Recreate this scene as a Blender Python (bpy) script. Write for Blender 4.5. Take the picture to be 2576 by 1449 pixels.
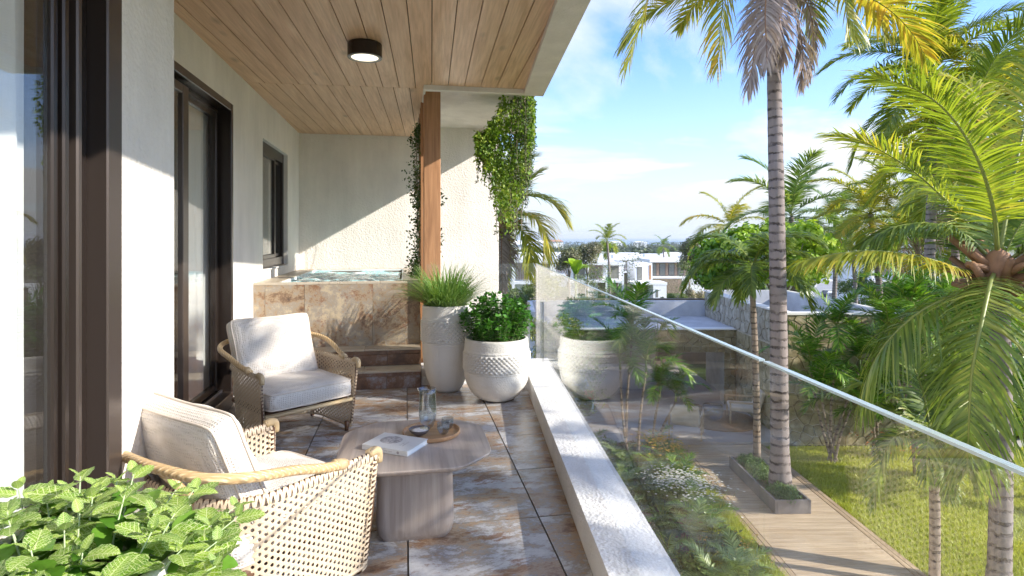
import bpy, math, random
import numpy as np
from mathutils import Matrix, Vector

# ------------------------------------------------------------------ clear
for o in list(bpy.data.objects):
    bpy.data.objects.remove(o)
scene = bpy.context.scene
COL = scene.collection
random.seed(7)
R = math.radians

# ------------------------------------------------------------------ camera
CAMZ = 1.6
cam_d = bpy.data.cameras.new('camera')
cam = bpy.data.objects.new('camera', cam_d)
COL.objects.link(cam)
scene.camera = cam
cam.location = (0, 0, CAMZ)
cam.rotation_euler = (R(90), 0, 0)
cam_d.sensor_width = 36
cam_d.lens = 36 * 1480 / 2576
cam_d.shift_y = -128.5 / 2576
cam_d.clip_start = 0.05
cam_d.clip_end = 80000

# ------------------------------------------------------------------ light
SUN = Vector((1.0, -0.30, 0.575)).normalized()      # towards the sun
SUN_EL = math.asin(SUN.z)
SUN_AZ = math.atan2(SUN.x, SUN.y)                  # clockwise from +Y
sd = bpy.data.lights.new('sun', 'SUN')
sd.energy = 2.3
sd.angle = R(0.6)
sd.color = (1.0, 0.93, 0.83)
sun = bpy.data.objects.new('sun', sd)
COL.objects.link(sun)
sun.rotation_euler = SUN.to_track_quat('Z', 'Y').to_euler()
sun.location = (20, -6, 14)

world = bpy.data.worlds.new('World')
scene.world = world
world.use_nodes = True
wn = world.node_tree
wn.nodes.clear()
def wnode(t, **kw):
    n = wn.nodes.new(t)
    for k, v in kw.items():
        setattr(n, k, v)
    return n
wl = wn.links.new
wo = wnode('ShaderNodeOutputWorld')
wb = wnode('ShaderNodeBackground')
wb.inputs['Strength'].default_value = 0.15
sky = wnode('ShaderNodeTexSky', sky_type='NISHITA')
sky.sun_disc = False
sky.sun_elevation = SUN_EL
sky.sun_rotation = SUN_AZ
sky.air_density = 1.0
sky.dust_density = 0.6
sky.ozone_density = 1.6
sky.altitude = 30
tc = wnode('ShaderNodeTexCoord')
sep = wnode('ShaderNodeSeparateXYZ')
wl(tc.outputs['Generated'], sep.inputs[0])
def wmath(op, a, b=None, clamp=False):
    n = wnode('ShaderNodeMath', operation=op)
    n.use_clamp = clamp
    for i, v in enumerate((a, b)):
        if v is None:
            continue
        if isinstance(v, (int, float)):
            n.inputs[i].default_value = v
        else:
            wl(v, n.inputs[i])
    return n.outputs[0]
zz = wmath('ADD', wmath('MAXIMUM', sep.outputs[2], 0.0), 0.14)
comb = wnode('ShaderNodeCombineXYZ')
wl(wmath('DIVIDE', sep.outputs[0], zz), comb.inputs[0])
wl(wmath('DIVIDE', sep.outputs[1], zz), comb.inputs[1])
nz = wnode('ShaderNodeTexNoise')
nz.inputs['Scale'].default_value = 0.72
nz.inputs['Detail'].default_value = 9
nz.inputs['Roughness'].default_value = 0.56
nz.inputs['Distortion'].default_value = 0.55
wl(comb.outputs[0], nz.inputs['Vector'])
rampc = wnode('ShaderNodeValToRGB')
rampc.color_ramp.elements[0].position = 0.47
rampc.color_ramp.elements[0].color = (0, 0, 0, 1)
rampc.color_ramp.elements[1].position = 0.62
rampc.color_ramp.elements[1].color = (1, 1, 1, 1)
wl(nz.outputs['Fac'], rampc.inputs[0])
hz = wmath('SUBTRACT', 1.0, wmath('MULTIPLY', sep.outputs[2], 2.6), clamp=True)
hz = wmath('POWER', hz, 2.3)
cf = wmath('ADD', wmath('MULTIPLY', rampc.outputs[0], 0.92), wmath('MULTIPLY', hz, 0.97), clamp=True)
mixc = wnode('ShaderNodeMixRGB')
wl(cf, mixc.inputs[0])
tint = wnode('ShaderNodeMixRGB', blend_type='MULTIPLY')
tint.inputs[0].default_value = 1.0
wl(sky.outputs[0], tint.inputs[1])
tint.inputs[2].default_value = (0.40, 0.53, 0.76, 1)
wl(tint.outputs[0], mixc.inputs[1])
hmix = wnode('ShaderNodeMixRGB')
wl(hz, hmix.inputs[0])
hmix.inputs[1].default_value = (2.5, 2.45, 2.4, 1)
hmix.inputs[2].default_value = (1.62, 1.80, 1.93, 1)
wl(hmix.outputs[0], mixc.inputs[2])
wl(mixc.outputs[0], wb.inputs['Color'])
wl(wb.outputs[0], wo.inputs['Surface'])

scene.view_settings.view_transform = 'Standard'
scene.view_settings.look = 'None'
scene.view_settings.exposure = 1.8
scene.view_settings.gamma = 1
scene.view_settings.use_curve_mapping = False
scene.render.engine = 'CYCLES'
scene.cycles.max_bounces = 12
scene.cycles.diffuse_bounces = 7
scene.cycles.glossy_bounces = 4
scene.cycles.transmission_bounces = 8
scene.cycles.transparent_max_bounces = 24

# ------------------------------------------------------------------ helpers
F = 1480.0
def P(x, y, D):                                   # pixel (2576 wide photo) at depth D
    return Vector(((x - 1288) / F * D, D, CAMZ - (y - 596) / F * D))

MATS = {}                                         # object name -> world matrix
def basis(parent):
    return MATS[parent.name] if parent is not None else Matrix.Identity(4)

def setp(o, label=None, cat=None, group=None, kind=None):
    if label: o['label'] = label
    if cat: o['category'] = cat
    if group: o['group'] = group
    if kind: o['kind'] = kind
    return o

def thing(name, loc, label, cat, rz=0.0, group=None):
    o = bpy.data.objects.new(name, None)
    o.empty_display_size = 0.2
    COL.objects.link(o)
    o.location = loc
    o.rotation_euler = (0, 0, rz)
    MATS[o.name] = Matrix.Translation(Vector(loc)) @ Matrix.Rotation(rz, 4, 'Z')
    return setp(o, label, cat, group)

def link(name, me, parent=None, M=None):
    """M: world matrix of the new object (default: parent's)"""
    o = bpy.data.objects.new(name, me)
    COL.objects.link(o)
    PM = basis(parent)
    if M is None:
        M = PM
    if parent is not None:
        o.parent = parent
    loc = PM.inverted() @ M
    l, q, s = loc.decompose()
    o.location = l
    o.rotation_euler = q.to_euler()
    o.scale = s
    MATS[o.name] = M.copy()
    return o

class MB:
    def __init__(self):
        self.v = []; self.f = []; self.m = []
    def add(self, vs, fs, mi=0, M=None):
        b = len(self.v)
        if M is not None:
            vs = [M @ Vector(v) for v in vs]
        self.v += [tuple(v) for v in vs]
        self.f += [tuple(i + b for i in f) for f in fs]
        self.m += [mi] * len(fs)
        return self
    def box(self, a, b, mi=0, M=None):
        x0, y0, z0 = a; x1, y1, z1 = b
        vs = [(x0,y0,z0),(x1,y0,z0),(x1,y1,z0),(x0,y1,z0),(x0,y0,z1),(x1,y0,z1),(x1,y1,z1),(x0,y1,z1)]
        fs = [(3,2,1,0),(4,5,6,7),(0,1,5,4),(1,2,6,5),(2,3,7,6),(3,0,4,7)]
        return self.add(vs, fs, mi, M)
    def bbox(self, a, b, c=0.01, mi=0, M=None):
        """box with bevelled (chamfered) edges"""
        x0, y0, z0 = a; x1, y1, z1 = b
        c = min(c, (x1-x0)*.45, (y1-y0)*.45, (z1-z0)*.45)
        vs = []; idx = {}
        for i, (X, sx) in enumerate(((x0, 1), (x1, -1))):
            for j, (Y, sy) in enumerate(((y0, 1), (y1, -1))):
                for k, (Z, sz) in enumerate(((z0, 1), (z1, -1))):
                    idx[(i,j,k,0)] = len(vs); vs.append((X, Y+sy*c, Z+sz*c))
                    idx[(i,j,k,1)] = len(vs); vs.append((X+sx*c, Y, Z+sz*c))
                    idx[(i,j,k,2)] = len(vs); vs.append((X+sx*c, Y+sy*c, Z))
        g = lambda i,j,k,a: idx[(i,j,k,a)]
        fs = []
        fs.append((g(0,0,0,0),g(0,0,1,0),g(0,1,1,0),g(0,1,0,0)))
        fs.append((g(1,0,0,0),g(1,1,0,0),g(1,1,1,0),g(1,0,1,0)))
        fs.append((g(0,0,0,1),g(1,0,0,1),g(1,0,1,1),g(0,0,1,1)))
        fs.append((g(0,1,0,1),g(0,1,1,1),g(1,1,1,1),g(1,1,0,1)))
        fs.append((g(0,0,0,2),g(0,1,0,2),g(1,1,0,2),g(1,0,0,2)))
        fs.append((g(0,0,1,2),g(1,0,1,2),g(1,1,1,2),g(0,1,1,2)))
        for j in (0,1):
            for k in (0,1):
                fs.append((g(0,j,k,1),g(1,j,k,1),g(1,j,k,2),g(0,j,k,2)))
        for i in (0,1):
            for k in (0,1):
                fs.append((g(i,0,k,0),g(i,1,k,0),g(i,1,k,2),g(i,0,k,2)))
        for i in (0,1):
            for j in (0,1):
                fs.append((g(i,j,0,0),g(i,j,1,0),g(i,j,1,1),g(i,j,0,1)))
        for i in (0,1):
            for j in (0,1):
                for k in (0,1):
                    fs.append((g(i,j,k,0),g(i,j,k,1),g(i,j,k,2)))
        return self.add(vs, fs, mi, M)
    def prism(self, poly, z0, z1, mi=0, M=None):
        n = len(poly)
        vs = [(p[0],p[1],z0) for p in poly] + [(p[0],p[1],z1) for p in poly]
        fs = [tuple(range(n-1,-1,-1)), tuple(range(n,2*n))]
        fs += [(i,(i+1)%n,n+(i+1)%n,n+i) for i in range(n)]
        return self.add(vs, fs, mi, M)
    def tube(self, pts, r, seg=8, mi=0, M=None, cap=True):
        pts = [Vector(p) for p in pts]
        n = len(pts)
        rr = r if isinstance(r, (list, tuple)) else [r]*n
        vs = []; up = Vector((0,0,1))
        prev = None
        for i, p in enumerate(pts):
            t = (pts[min(i+1,n-1)] - pts[max(i-1,0)])
            if t.length < 1e-9: t = Vector((0,0,1))
            t.normalize()
            if prev is None:
                a = up if abs(t.z) < 0.9 else Vector((1,0,0))
                s = t.cross(a).normalized()
            else:
                s = (prev - t*prev.dot(t))
                if s.length < 1e-6: s = t.cross(up)
                s.normalize()
            prev = s
            b = t.cross(s)
            for k in range(seg):
                an = 2*math.pi*k/seg
                vs.append(p + (s*math.cos(an) + b*math.sin(an))*rr[i])
        fs = []
        for i in range(n-1):
            for k in range(seg):
                a = i*seg+k; c = i*seg+(k+1)%seg
                fs.append((a, c, c+seg, a+seg))
        if cap:
            fs.append(tuple(range(seg-1,-1,-1)))
            fs.append(tuple(range((n-1)*seg, n*seg)))
        return self.add(vs, fs, mi, M)
    def lathe(self, prof, seg=48, mi=0, M=None, func=None, cap=True):
        vs = []; fs = []
        n = len(prof)
        for i, (r, z) in enumerate(prof):
            for k in range(seg):
                a = 2*math.pi*k/seg
                rr = r + (func(i, k, r, z) if func else 0)
                vs.append((rr*math.cos(a), rr*math.sin(a), z))
        for i in range(n-1):
            for k in range(seg):
                a = i*seg+k; c = i*seg+(k+1)%seg
                fs.append((a, c, c+seg, a+seg))
        if cap:
            fs.append(tuple(range(seg-1,-1,-1)))
            fs.append(tuple(range((n-1)*seg, n*seg)))
        return self.add(vs, fs, mi, M)
    def mesh(self, name, mats, smooth=False, inv=None):
        me = bpy.data.meshes.new(name)
        vs = self.v if inv is None else [inv @ Vector(v) for v in self.v]
        me.from_pydata([tuple(v) for v in vs], [], self.f)
        for m in (mats if isinstance(mats, (list, tuple)) else [mats]):
            me.materials.append(m)
        me.polygons.foreach_set('material_index', self.m)
        if smooth:
            me.polygons.foreach_set('use_smooth', [True]*len(self.f))
        me.update()
        return me
    def build(self, name, mats, parent=None, smooth=False, M=None, world=True):
        """world=True: vertices are world coordinates; else local to M"""
        if M is None:
            M = basis(parent)
        inv = M.inverted() if world else None
        me = self.mesh(name, mats, smooth, inv)
        return link(name, me, parent, M)

def smooth_angle(o, deg=35):
    me = o.data
    me.polygons.foreach_set('use_smooth', [True]*len(me.polygons))
    try:
        me.set_sharp_from_angle(angle=R(deg))
    except Exception:
        pass
    return o

def npmesh(name, verts, faces_flat, counts, mat, smooth=False):
    """fast mesh from numpy; faces_flat: loop verts; counts: verts per face"""
    me = bpy.data.meshes.new(name)
    nv = len(verts)
    me.vertices.add(nv)
    me.vertices.foreach_set('co', np.asarray(verts, dtype=np.float32).ravel())
    faces_flat = np.asarray(faces_flat, dtype=np.int32).ravel()
    counts = np.asarray(counts, dtype=np.int32)
    me.loops.add(len(faces_flat))
    me.loops.foreach_set('vertex_index', faces_flat)
    me.polygons.add(len(counts))
    starts = np.concatenate(([0], np.cumsum(counts)[:-1])).astype(np.int32)
    me.polygons.foreach_set('loop_start', starts)
    try:
        me.polygons.foreach_set('loop_total', counts)
    except Exception:
        pass
    for m in (mat if isinstance(mat, (list, tuple)) else [mat]):
        me.materials.append(m)
    me.update(calc_edges=True)
    if smooth:
        me.polygons.foreach_set('use_smooth', [True]*len(counts))
    return me

def leaf_mesh(name, centers, normals, size, mat, rng, aspect=0.55, pinch=True, dirs=None):
    """one mesh of many small leaves: each a folded kite of 2 triangles pairs"""
    n = len(centers)
    c = np.asarray(centers, float)
    nn = np.asarray(normals, float)
    nn /= np.linalg.norm(nn, axis=1, keepdims=True) + 1e-9
    if dirs is None:
        r = rng.normal(size=(n, 3))
    else:
        r = np.asarray(dirs, float)
    t = r - nn * (r*nn).sum(1, keepdims=True)
    t /= np.linalg.norm(t, axis=1, keepdims=True) + 1e-9
    b = np.cross(nn, t)
    s = (size * (0.65 + 0.7*rng.random((n, 1)))) if np.isscalar(size) else size.reshape(-1, 1)
    w = s * aspect * 0.5
    fold = nn * s * 0.10
    p0 = c
    p1 = c + t*s*0.45 + b*w + fold
    p2 = c + t*s - fold*1.2
    p3 = c + t*s*0.45 - b*w + fold
    vs = np.stack([p0, p1, p2, p3], 1).reshape(-1, 3)
    base = (np.arange(n)*4)[:, None]
    fl = np.concatenate([base + np.array([[0,1,2]]), base + np.array([[0,2,3]])], 1).reshape(-1)
    return npmesh(name, vs, fl, np.full(2*n, 3), mat)

def clip(poly, a, b, c):
    """keep the side a*x+b*y<=c of a 2-D polygon"""
    out = []
    n = len(poly)
    for i in range(n):
        p = poly[i]; q = poly[(i+1) % n]
        dp = a*p[0]+b*p[1]-c; dq = a*q[0]+b*q[1]-c
        if dp <= 0: out.append(p)
        if (dp < 0 < dq) or (dq < 0 < dp):
            t = dp/(dp-dq)
            out.append((p[0]+t*(q[0]-p[0]), p[1]+t*(q[1]-p[1])))
    return out

def catmull(pts, n):
    pts = [Vector(p) for p in pts]
    ext = [pts[0]*2-pts[1]] + pts + [pts[-1]*2-pts[-2]]
    out = []
    segs = len(pts)-1
    for i in range(n):
        u = i/(n-1)*segs
        k = min(int(u), segs-1); t = u-k
        p0, p1, p2, p3 = ext[k], ext[k+1], ext[k+2], ext[k+3]
        out.append(0.5*((2*p1)+(p2-p0)*t+(2*p0-5*p1+4*p2-p3)*t*t+(3*p1-p0-3*p2+p3)*t**3))
    return out

# ------------------------------------------------------------------ materials
class NT:
    def __init__(self, name):
        self.mat = bpy.data.materials.new(name)
        self.mat.use_nodes = True
        self.t = self.mat.node_tree
        self.t.nodes.clear()
        self.out = self.n('ShaderNodeOutputMaterial')
    def n(self, t, **kw):
        x = self.t.nodes.new(t)
        for k, v in kw.items(): setattr(x, k, v)
        return x
    def set(self, sock, v):
        if isinstance(v, bpy.types.NodeSocket): self.t.links.new(v, sock)
        elif v is not None:
            if isinstance(v, (tuple, list)) and len(v) == 3 and len(sock.default_value) == 4:
                v = (*v, 1)
            sock.default_value = v
    def bsdf(self, color, rough=0.6, metal=0.0, normal=None, spec=0.5, coat=0.0, **kw):
        b = self.n('ShaderNodeBsdfPrincipled')
        self.set(b.inputs['Base Color'], color)
        self.set(b.inputs['Roughness'], rough)
        self.set(b.inputs['Metallic'], metal)
        b.inputs['Specular IOR Level'].default_value = spec
        b.inputs['Coat Weight'].default_value = coat
        if normal is not None: self.set(b.inputs['Normal'], normal)
        return b
    def coord(self, kind='Object', scale=(1,1,1), rot=(0,0,0), rnd=0.0):
        tc = self.n('ShaderNodeTexCoord')
        v = tc.outputs[kind]
        if rnd:
            oi = self.n('ShaderNodeObjectInfo')
            m = self.n('ShaderNodeMath', operation='MULTIPLY')
            self.set(m.inputs[0], oi.outputs['Random']); m.inputs[1].default_value = rnd
            c = self.n('ShaderNodeCombineXYZ')
            for i in range(3): self.set(c.inputs[i], m.outputs[0])
            a = self.n('ShaderNodeVectorMath', operation='ADD')
            self.set(a.inputs[0], v); self.set(a.inputs[1], c.outputs[0])
            v = a.outputs[0]
        mp = self.n('ShaderNodeMapping')
        mp.inputs['Scale'].default_value = scale
        mp.inputs['Rotation'].default_value = rot
        self.set(mp.inputs['Vector'], v)
        return mp.outputs[0]
    def noise(self, vec, scale, detail=6, rough=0.55, dist=0.0):
        x = self.n('ShaderNodeTexNoise')
        self.set(x.inputs['Vector'], vec)
        x.inputs['Scale'].default_value = scale
        x.inputs['Detail'].default_value = detail
        x.inputs['Roughness'].default_value = rough
        x.inputs['Distortion'].default_value = dist
        return x.outputs['Fac']
    def voro(self, vec, scale, feature='F1', out='Distance', rand=1.0):
        x = self.n('ShaderNodeTexVoronoi', feature=feature)
        self.set(x.inputs['Vector'], vec)
        x.inputs['Scale'].default_value = scale
        x.inputs['Randomness'].default_value = rand
        return x.outputs[out]
    def ramp(self, fac, stops, interp='LINEAR'):
        x = self.n('ShaderNodeValToRGB')
        x.color_ramp.interpolation = interp
        e = x.color_ramp.elements
        while len(e) < len(stops): e.new(0.5)
        for i, (p, c) in enumerate(stops):
            e[i].position = p
            e[i].color = (c, c, c, 1) if isinstance(c, (int, float)) else (*c, 1)
        self.set(x.inputs[0], fac)
        return x.outputs[0]
    def mix(self, f, a, b, mode='MIX'):
        x = self.n('ShaderNodeMixRGB', blend_type=mode)
        self.set(x.inputs[0], f); self.set(x.inputs[1], a); self.set(x.inputs[2], b)
        return x.outputs[0]
    def math(self, op, a, b=None, clamp=False):
        x = self.n('ShaderNodeMath', operation=op)
        x.use_clamp = clamp
        self.set(x.inputs[0], a)
        if b is not None: self.set(x.inputs[1], b)
        return x.outputs[0]
    def bump(self, h, strength=0.3, dist=0.01, normal=None):
        x = self.n('ShaderNodeBump')
        x.inputs['Strength'].default_value = strength
        x.inputs['Distance'].default_value = dist
        self.set(x.inputs['Height'], h)
        if normal is not None: self.set(x.inputs['Normal'], normal)
        return x.outputs[0]
    def rnd(self):
        return self.n('ShaderNodeObjectInfo').outputs['Random']
    def island(self):
        return self.n('ShaderNodeNewGeometry').outputs['Random Per Island']
    def done(self, sh):
        self.t.links.new(sh.outputs[0] if hasattr(sh, 'outputs') else sh, self.out.inputs['Surface'])
        return self.mat

def m_stucco(name, col, bs=0.55, sc=55):
    m = NT(name)
    v = m.coord()
    a = m.noise(v, sc, 5, 0.6)
    b = m.voro(v, sc*1.5, 'SMOOTH_F1')
    l = m.noise(v, 1.3, 5, 0.6)
    st = m.noise(m.coord(scale=(1.5, 1.5, 0.25)), 2.5, 6, 0.65)
    f = m.math('ADD', m.math('MULTIPLY', l, 0.5), m.math('MULTIPLY', st, 0.5))
    c = m.mix(m.ramp(f, [(0.38, 0.0), (0.62, 1.0)]), tuple(x*0.86 for x in col), tuple(min(1, x*1.04) for x in col))
    h = m.math('ADD', m.math('MULTIPLY', a, 0.7), m.math('MULTIPLY', b, 0.5))
    return m.done(m.bsdf(c, 0.85, normal=m.bump(h, bs, 0.012), spec=0.3))

def m_plain(name, col, rough=0.5, metal=0.0, var=0.12, bump=0.0, sc=30, coat=0.0, spec=0.5):
    m = NT(name)
    v = m.coord()
    n1 = m.noise(v, sc*0.1, 5, 0.6)
    c = m.mix(m.ramp(n1, [(0.35, 0.0), (0.65, 1.0)]), tuple(x*(1-var) for x in col), tuple(min(1, x*(1+var)) for x in col))
    r = m.math('ADD', rough - 0.08, m.math('MULTIPLY', m.noise(v, sc*0.4, 4), 0.16))
    nrm = m.bump(m.noise(v, sc, 5, 0.6), bump, 0.006) if bump else None
    return m.done(m.bsdf(c, r, metal, normal=nrm, coat=coat, spec=spec))

def m_wood(name, c0, c1, c2, axis=0, sc=1.0, rough=0.45, knots=True, rnd=37.0, bump=0.15):
    m = NT(name)
    s = [9.0, 9.0, 9.0]; s[axis] = 0.6
    v = m.coord(scale=tuple(x*sc for x in s), rnd=rnd)
    n1 = m.noise(v, 1.6, 8, 0.62, 0.9)
    s2 = [60.0, 60.0, 60.0]; s2[axis] = 2.2
    v2 = m.coord(scale=tuple(x*sc for x in s2), rnd=rnd)
    n2 = m.noise(v2, 1.0, 5, 0.6, 0.2)
    c = m.ramp(n1, [(0.3, c0), (0.5, c1), (0.7, c2)])
    c = m.mix(m.math('MULTIPLY', m.ramp(n2, [(0.4, 0.0), (0.66, 1.0)]), 0.35), c, tuple(x*0.55 for x in c0))
    rr = m.rnd()
    c = m.mix(m.math('MULTIPLY', rr, 0.28), c, c0)
    if knots:
        s3 = [3.2, 3.2, 3.2]; s3[axis] = 1.3
        v3 = m.coord(scale=tuple(x*sc for x in s3), rnd=rnd)
        k = m.voro(v3, 1.0)
        c = m.mix(m.math('MULTIPLY', m.ramp(k, [(0.03, 1.0), (0.14, 0.0)]), 0.6), c, tuple(x*0.33 for x in c0))
    rg = m.math('ADD', rough-0.08, m.math('MULTIPLY', n2, 0.18))
    return m.done(m.bsdf(c, rg, normal=m.bump(n2, bump, 0.004)))

def m_slate(name, stops, sc=1.5, rough=(0.16, 0.5), bump=0.35, rnd=61.0, aniso=(1, 1, 1)):
    m = NT(name)
    v = m.coord(scale=aniso, rnd=rnd)
    n1 = m.noise(v, sc, 14, 0.74, 0.35)
    n2 = m.noise(v, sc*3.3, 12, 0.8, 0.2)
    n3 = m.noise(v, sc*26, 6, 0.7)
    f = m.math('ADD', m.math('MULTIPLY', n1, 0.62), m.math('ADD', m.math('MULTIPLY', n2, 0.30), m.math('MULTIPLY', n3, 0.10)))
    c = m.ramp(f, stops)
    c = m.mix(m.ramp(m.noise(v, sc*1.6, 13, 0.80, 0.3), [(0.545, 0.0), (0.60, 0.8)]), c, (0.27, 0.115, 0.05))
    c = m.mix(m.math('MULTIPLY', n3, 0.5), c, m.mix(1.0, c, (0.45, 0.42, 0.40), 'MULTIPLY'))
    c = m.mix(m.math('MULTIPLY', m.rnd(), 0.22), c, (0.22, 0.17, 0.13))
    r = m.ramp(m.noise(v, sc*4, 8, 0.7), [(0.3, rough[0]), (0.7, rough[1])])
    h = m.math('ADD', m.math('MULTIPLY', n2, 0.8), m.math('MULTIPLY', n3, 0.5))
    return m.done(m.bsdf(c, r, normal=m.bump(h, bump, 0.006)))

def m_leaf(name, a, b, c=None, trans=0.35, rough=0.42, pos=1.0, spec=0.4):
    """a,b,c colours spread leaf by leaf and by place"""
    m = NT(name)
    v = m.coord()
    n1 = m.noise(v, pos, 3, 0.5)
    f = m.math('ADD', m.math('MULTIPLY', m.island(), 0.45), m.math('MULTIPLY', n1, 0.62))
    f = m.math('ADD', f, m.math('MULTIPLY', m.math('SUBTRACT', m.rnd(), 0.5), 0.25))
    stops = [(0.25, a), (0.62, b)] + ([(0.85, c)] if c else [])
    col = m.ramp(f, stops)
    p = m.bsdf(col, rough, spec=spec)
    t = m.n('ShaderNodeBsdfTranslucent')
    m.set(t.inputs[0], m.mix(1.0, col, (1.25, 1.2, 0.6), 'MULTIPLY'))
    mx = m.n('ShaderNodeMixShader')
    mx.inputs[0].default_value = trans
    m.t.links.new(p.outputs[0], mx.inputs[1]); m.t.links.new(t.outputs[0], mx.inputs[2])
    return m.done(mx)

def m_glass(name, tint=(0.93, 0.96, 0.96), f0=0.04, rough=0.0, refl=1.0):
    m = NT(name)
    g = m.n('ShaderNodeNewGeometry')
    d = m.n('ShaderNodeVectorMath', operation='DOT_PRODUCT')
    m.set(d.inputs[0], g.outputs['Normal']); m.set(d.inputs[1], g.outputs['Incoming'])
    c = m.math('ABSOLUTE', d.outputs['Value'])
    x = m.math('POWER', m.math('SUBTRACT', 1.0, c, True), 5.0)
    fr = m.math('MULTIPLY', m.math('ADD', f0, m.math('MULTIPLY', x, 1-f0)), refl, True)
    t = m.n('ShaderNodeBsdfTransparent'); m.set(t.inputs[0], tint)
    gl = m.n('ShaderNodeBsdfGlossy'); gl.inputs['Roughness'].default_value = rough
    m.set(gl.inputs[0], (1, 1, 1))
    mx = m.n('ShaderNodeMixShader')
    m.set(mx.inputs[0], fr)
    m.t.links.new(t.outputs[0], mx.inputs[1]); m.t.links.new(gl.outputs[0], mx.inputs[2])
    return m.done(mx)

STUCCO = m_stucco('stucco_white', (0.82, 0.775, 0.715), 0.9, 34)
STUCCO_SMOOTH = m_stucco('stucco_smooth', (0.82, 0.785, 0.73), 0.22, 45)
STUCCO_CURB = m_stucco('stucco_curb', (0.80, 0.78, 0.76), 0.8, 42)
POSTW = m_wood('post_wood', (0.30, 0.145, 0.065), (0.46, 0.235, 0.11), (0.55, 0.30, 0.15), axis=2, rough=0.5)
GAP = m_plain('shadow_gap', (0.05, 0.04, 0.035), 0.9)
def m_clean(name, col, rough, metal=0.0):
    m = NT(name)
    return m.done(m.bsdf(col, rough, metal, normal=m.bump(m.noise(m.coord(), 300, 2), 0.03, 0.001)))
BRONZE = m_clean('bronze_metal', (0.034, 0.025, 0.021), 0.25, 0.4)
BRONZE_L = m_clean('bronze_metal_light', (0.075, 0.058, 0.05), 0.28, 0.4)
GLASS_R = m_glass('railing_glass', (0.985, 0.995, 0.99), refl=0.9)
GLASS_W = m_glass('window_glass', (0.95, 0.965, 0.965), 0.06, refl=1.0)
EDGE_G = m_plain('glass_edge', (0.52, 0.62, 0.63), 0.12, 0.0, 0.05, spec=0.8)
EDGE_D = m_plain('glass_interlayer', (0.05, 0.09, 0.13), 0.3)
SLATE = m_slate('slate_floor', [(0.36, (0.10, 0.07, 0.055)), (0.43, (0.28, 0.165, 0.105)), (0.475, (0.48, 0.35, 0.24)),
                                (0.505, (0.34, 0.31, 0.29)), (0.54, (0.57, 0.565, 0.58)), (0.64, (0.80, 0.80, 0.80))], 1.7, (0.07, 0.30), aniso=(1.0, 1.7, 1.0))
SLATE_W = m_slate('slate_tub', [(0.40, (0.11, 0.075, 0.055)), (0.455, (0.28, 0.18, 0.11)), (0.495, (0.43, 0.33, 0.21)),
                                (0.525, (0.33, 0.30, 0.26)), (0.58, (0.56, 0.46, 0.31))], 4.2, (0.35, 0.6), 0.5)
SLATE_D = m_slate('slate_riser', [(0.33, (0.04, 0.03, 0.026)), (0.45, (0.12, 0.065, 0.04)), (0.53, (0.22, 0.12, 0.07)),
                                  (0.62, (0.34, 0.33, 0.34)), (0.72, (0.5, 0.5, 0.52))], 3.2, (0.3, 0.6), 0.4)
TRAV = m_slate('travertine', [(0.3, (0.40, 0.33, 0.24)), (0.5, (0.55, 0.48, 0.37)), (0.7, (0.66, 0.60, 0.50))], 1.6, (0.3, 0.5), 0.2, aniso=(1, 4, 1))
GROUT = m_plain('grout', (0.16, 0.14, 0.12), 0.9)
POTM = m_stucco('pot_concrete', (0.70, 0.665, 0.61), 0.35, 70)
SOIL = m_plain('soil', (0.05, 0.035, 0.025), 0.95, bump=0.6, sc=60)
CONC = m_plain('grey_render', (0.50, 0.52, 0.56), 0.8, bump=0.2, sc=20)
WHITEP = m_plain('white_paint', (0.80, 0.79, 0.77), 0.6, var=0.04)
# ------------------------------------------------------------------ frames of reference
TH = math.atan(0.18)
WM = Matrix.Translation((-1.674, 0, 0)) @ Matrix.Rotation(TH, 4, 'Z')     # x = away from wall (t), y = along wall (s)
PH = math.atan(0.0655)
EM = Matrix.Rotation(PH, 4, 'Z')                                           # balcony edge
BA = math.atan(0.137)
BM = Matrix.Rotation(BA, 4, 'Z')                                           # ceiling boards
def Wp(t, s, z=0.0): return WM @ Vector((t, s, z))

def wline(t=None, s=None):
    """half plane coefficients (a,b,c) a*x+b*y<=c for t<=T or s<=S in world"""
    ct, st = math.cos(TH), math.sin(TH)
    if t is not None: return (ct, st, t + ct*(-1.674))
    return (-st, ct, s + (-st)*(-1.674))
def fline(ang, x=None, y=None):
    ca, sa = math.cos(ang), math.sin(ang)
    return (ca, sa, x) if x is not None else (-sa, ca, y)
neg = lambda l: (-l[0], -l[1], -l[2])
BIG = [(-12, -3), (12, -3), (12, 30), (-12, 30)]

# ------------------------------------------------------------------ house shell
house = thing('house_wall', (-1.674, 0, 0), 'white stucco house wall on the left holding the sliding doors and the small window', 'wall', TH)
b = MB()
for (t0, s0, z0, t1, s1, z1) in [
    (-0.3, 2.7455, 0, 0, 2.9, 3.4), (-0.3, 2.9, 2.87, 0, 5.75, 3.4), (-0.3, 5.75, 0, 0, 6.98, 3.4),
    (-0.3, 6.98, 0, 0, 8.445, 1.20), (-0.3, 6.98, 2.76, 0, 8.445, 3.4), (-0.3, 8.445, 0, 0, 9.34, 3.4)]:
    b.box((t0, s0, z0), (t1, s1, z1), M=WM)
b.build('wall_face', STUCCO_SMOOTH, house)
b = MB()
b.box((-0.3, 2.216, 0), (0.56, 2.745, 3.4), M=WM)
b.build('wall_pier', STUCCO, house)
b = MB()
b.box((-0.3, -2.5, 2.9), (0.56, 2.215, 3.4), M=WM)
b.build('door_header', STUCCO, house)
b = MB()
b.box((-4.2, -2.5, -0.1), (-0.301, 9.34, -0.003), M=WM)
b.box((-4.2, -2.5, 2.95), (-0.301, 9.34, 3.05), M=WM)
b.box((-4.3, -2.5, -0.1), (-4.2, 9.34, 3.05), M=WM)
b.box((-4.2, 6.2, 0), (-0.301, 6.3, 2.95), M=WM)
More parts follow.
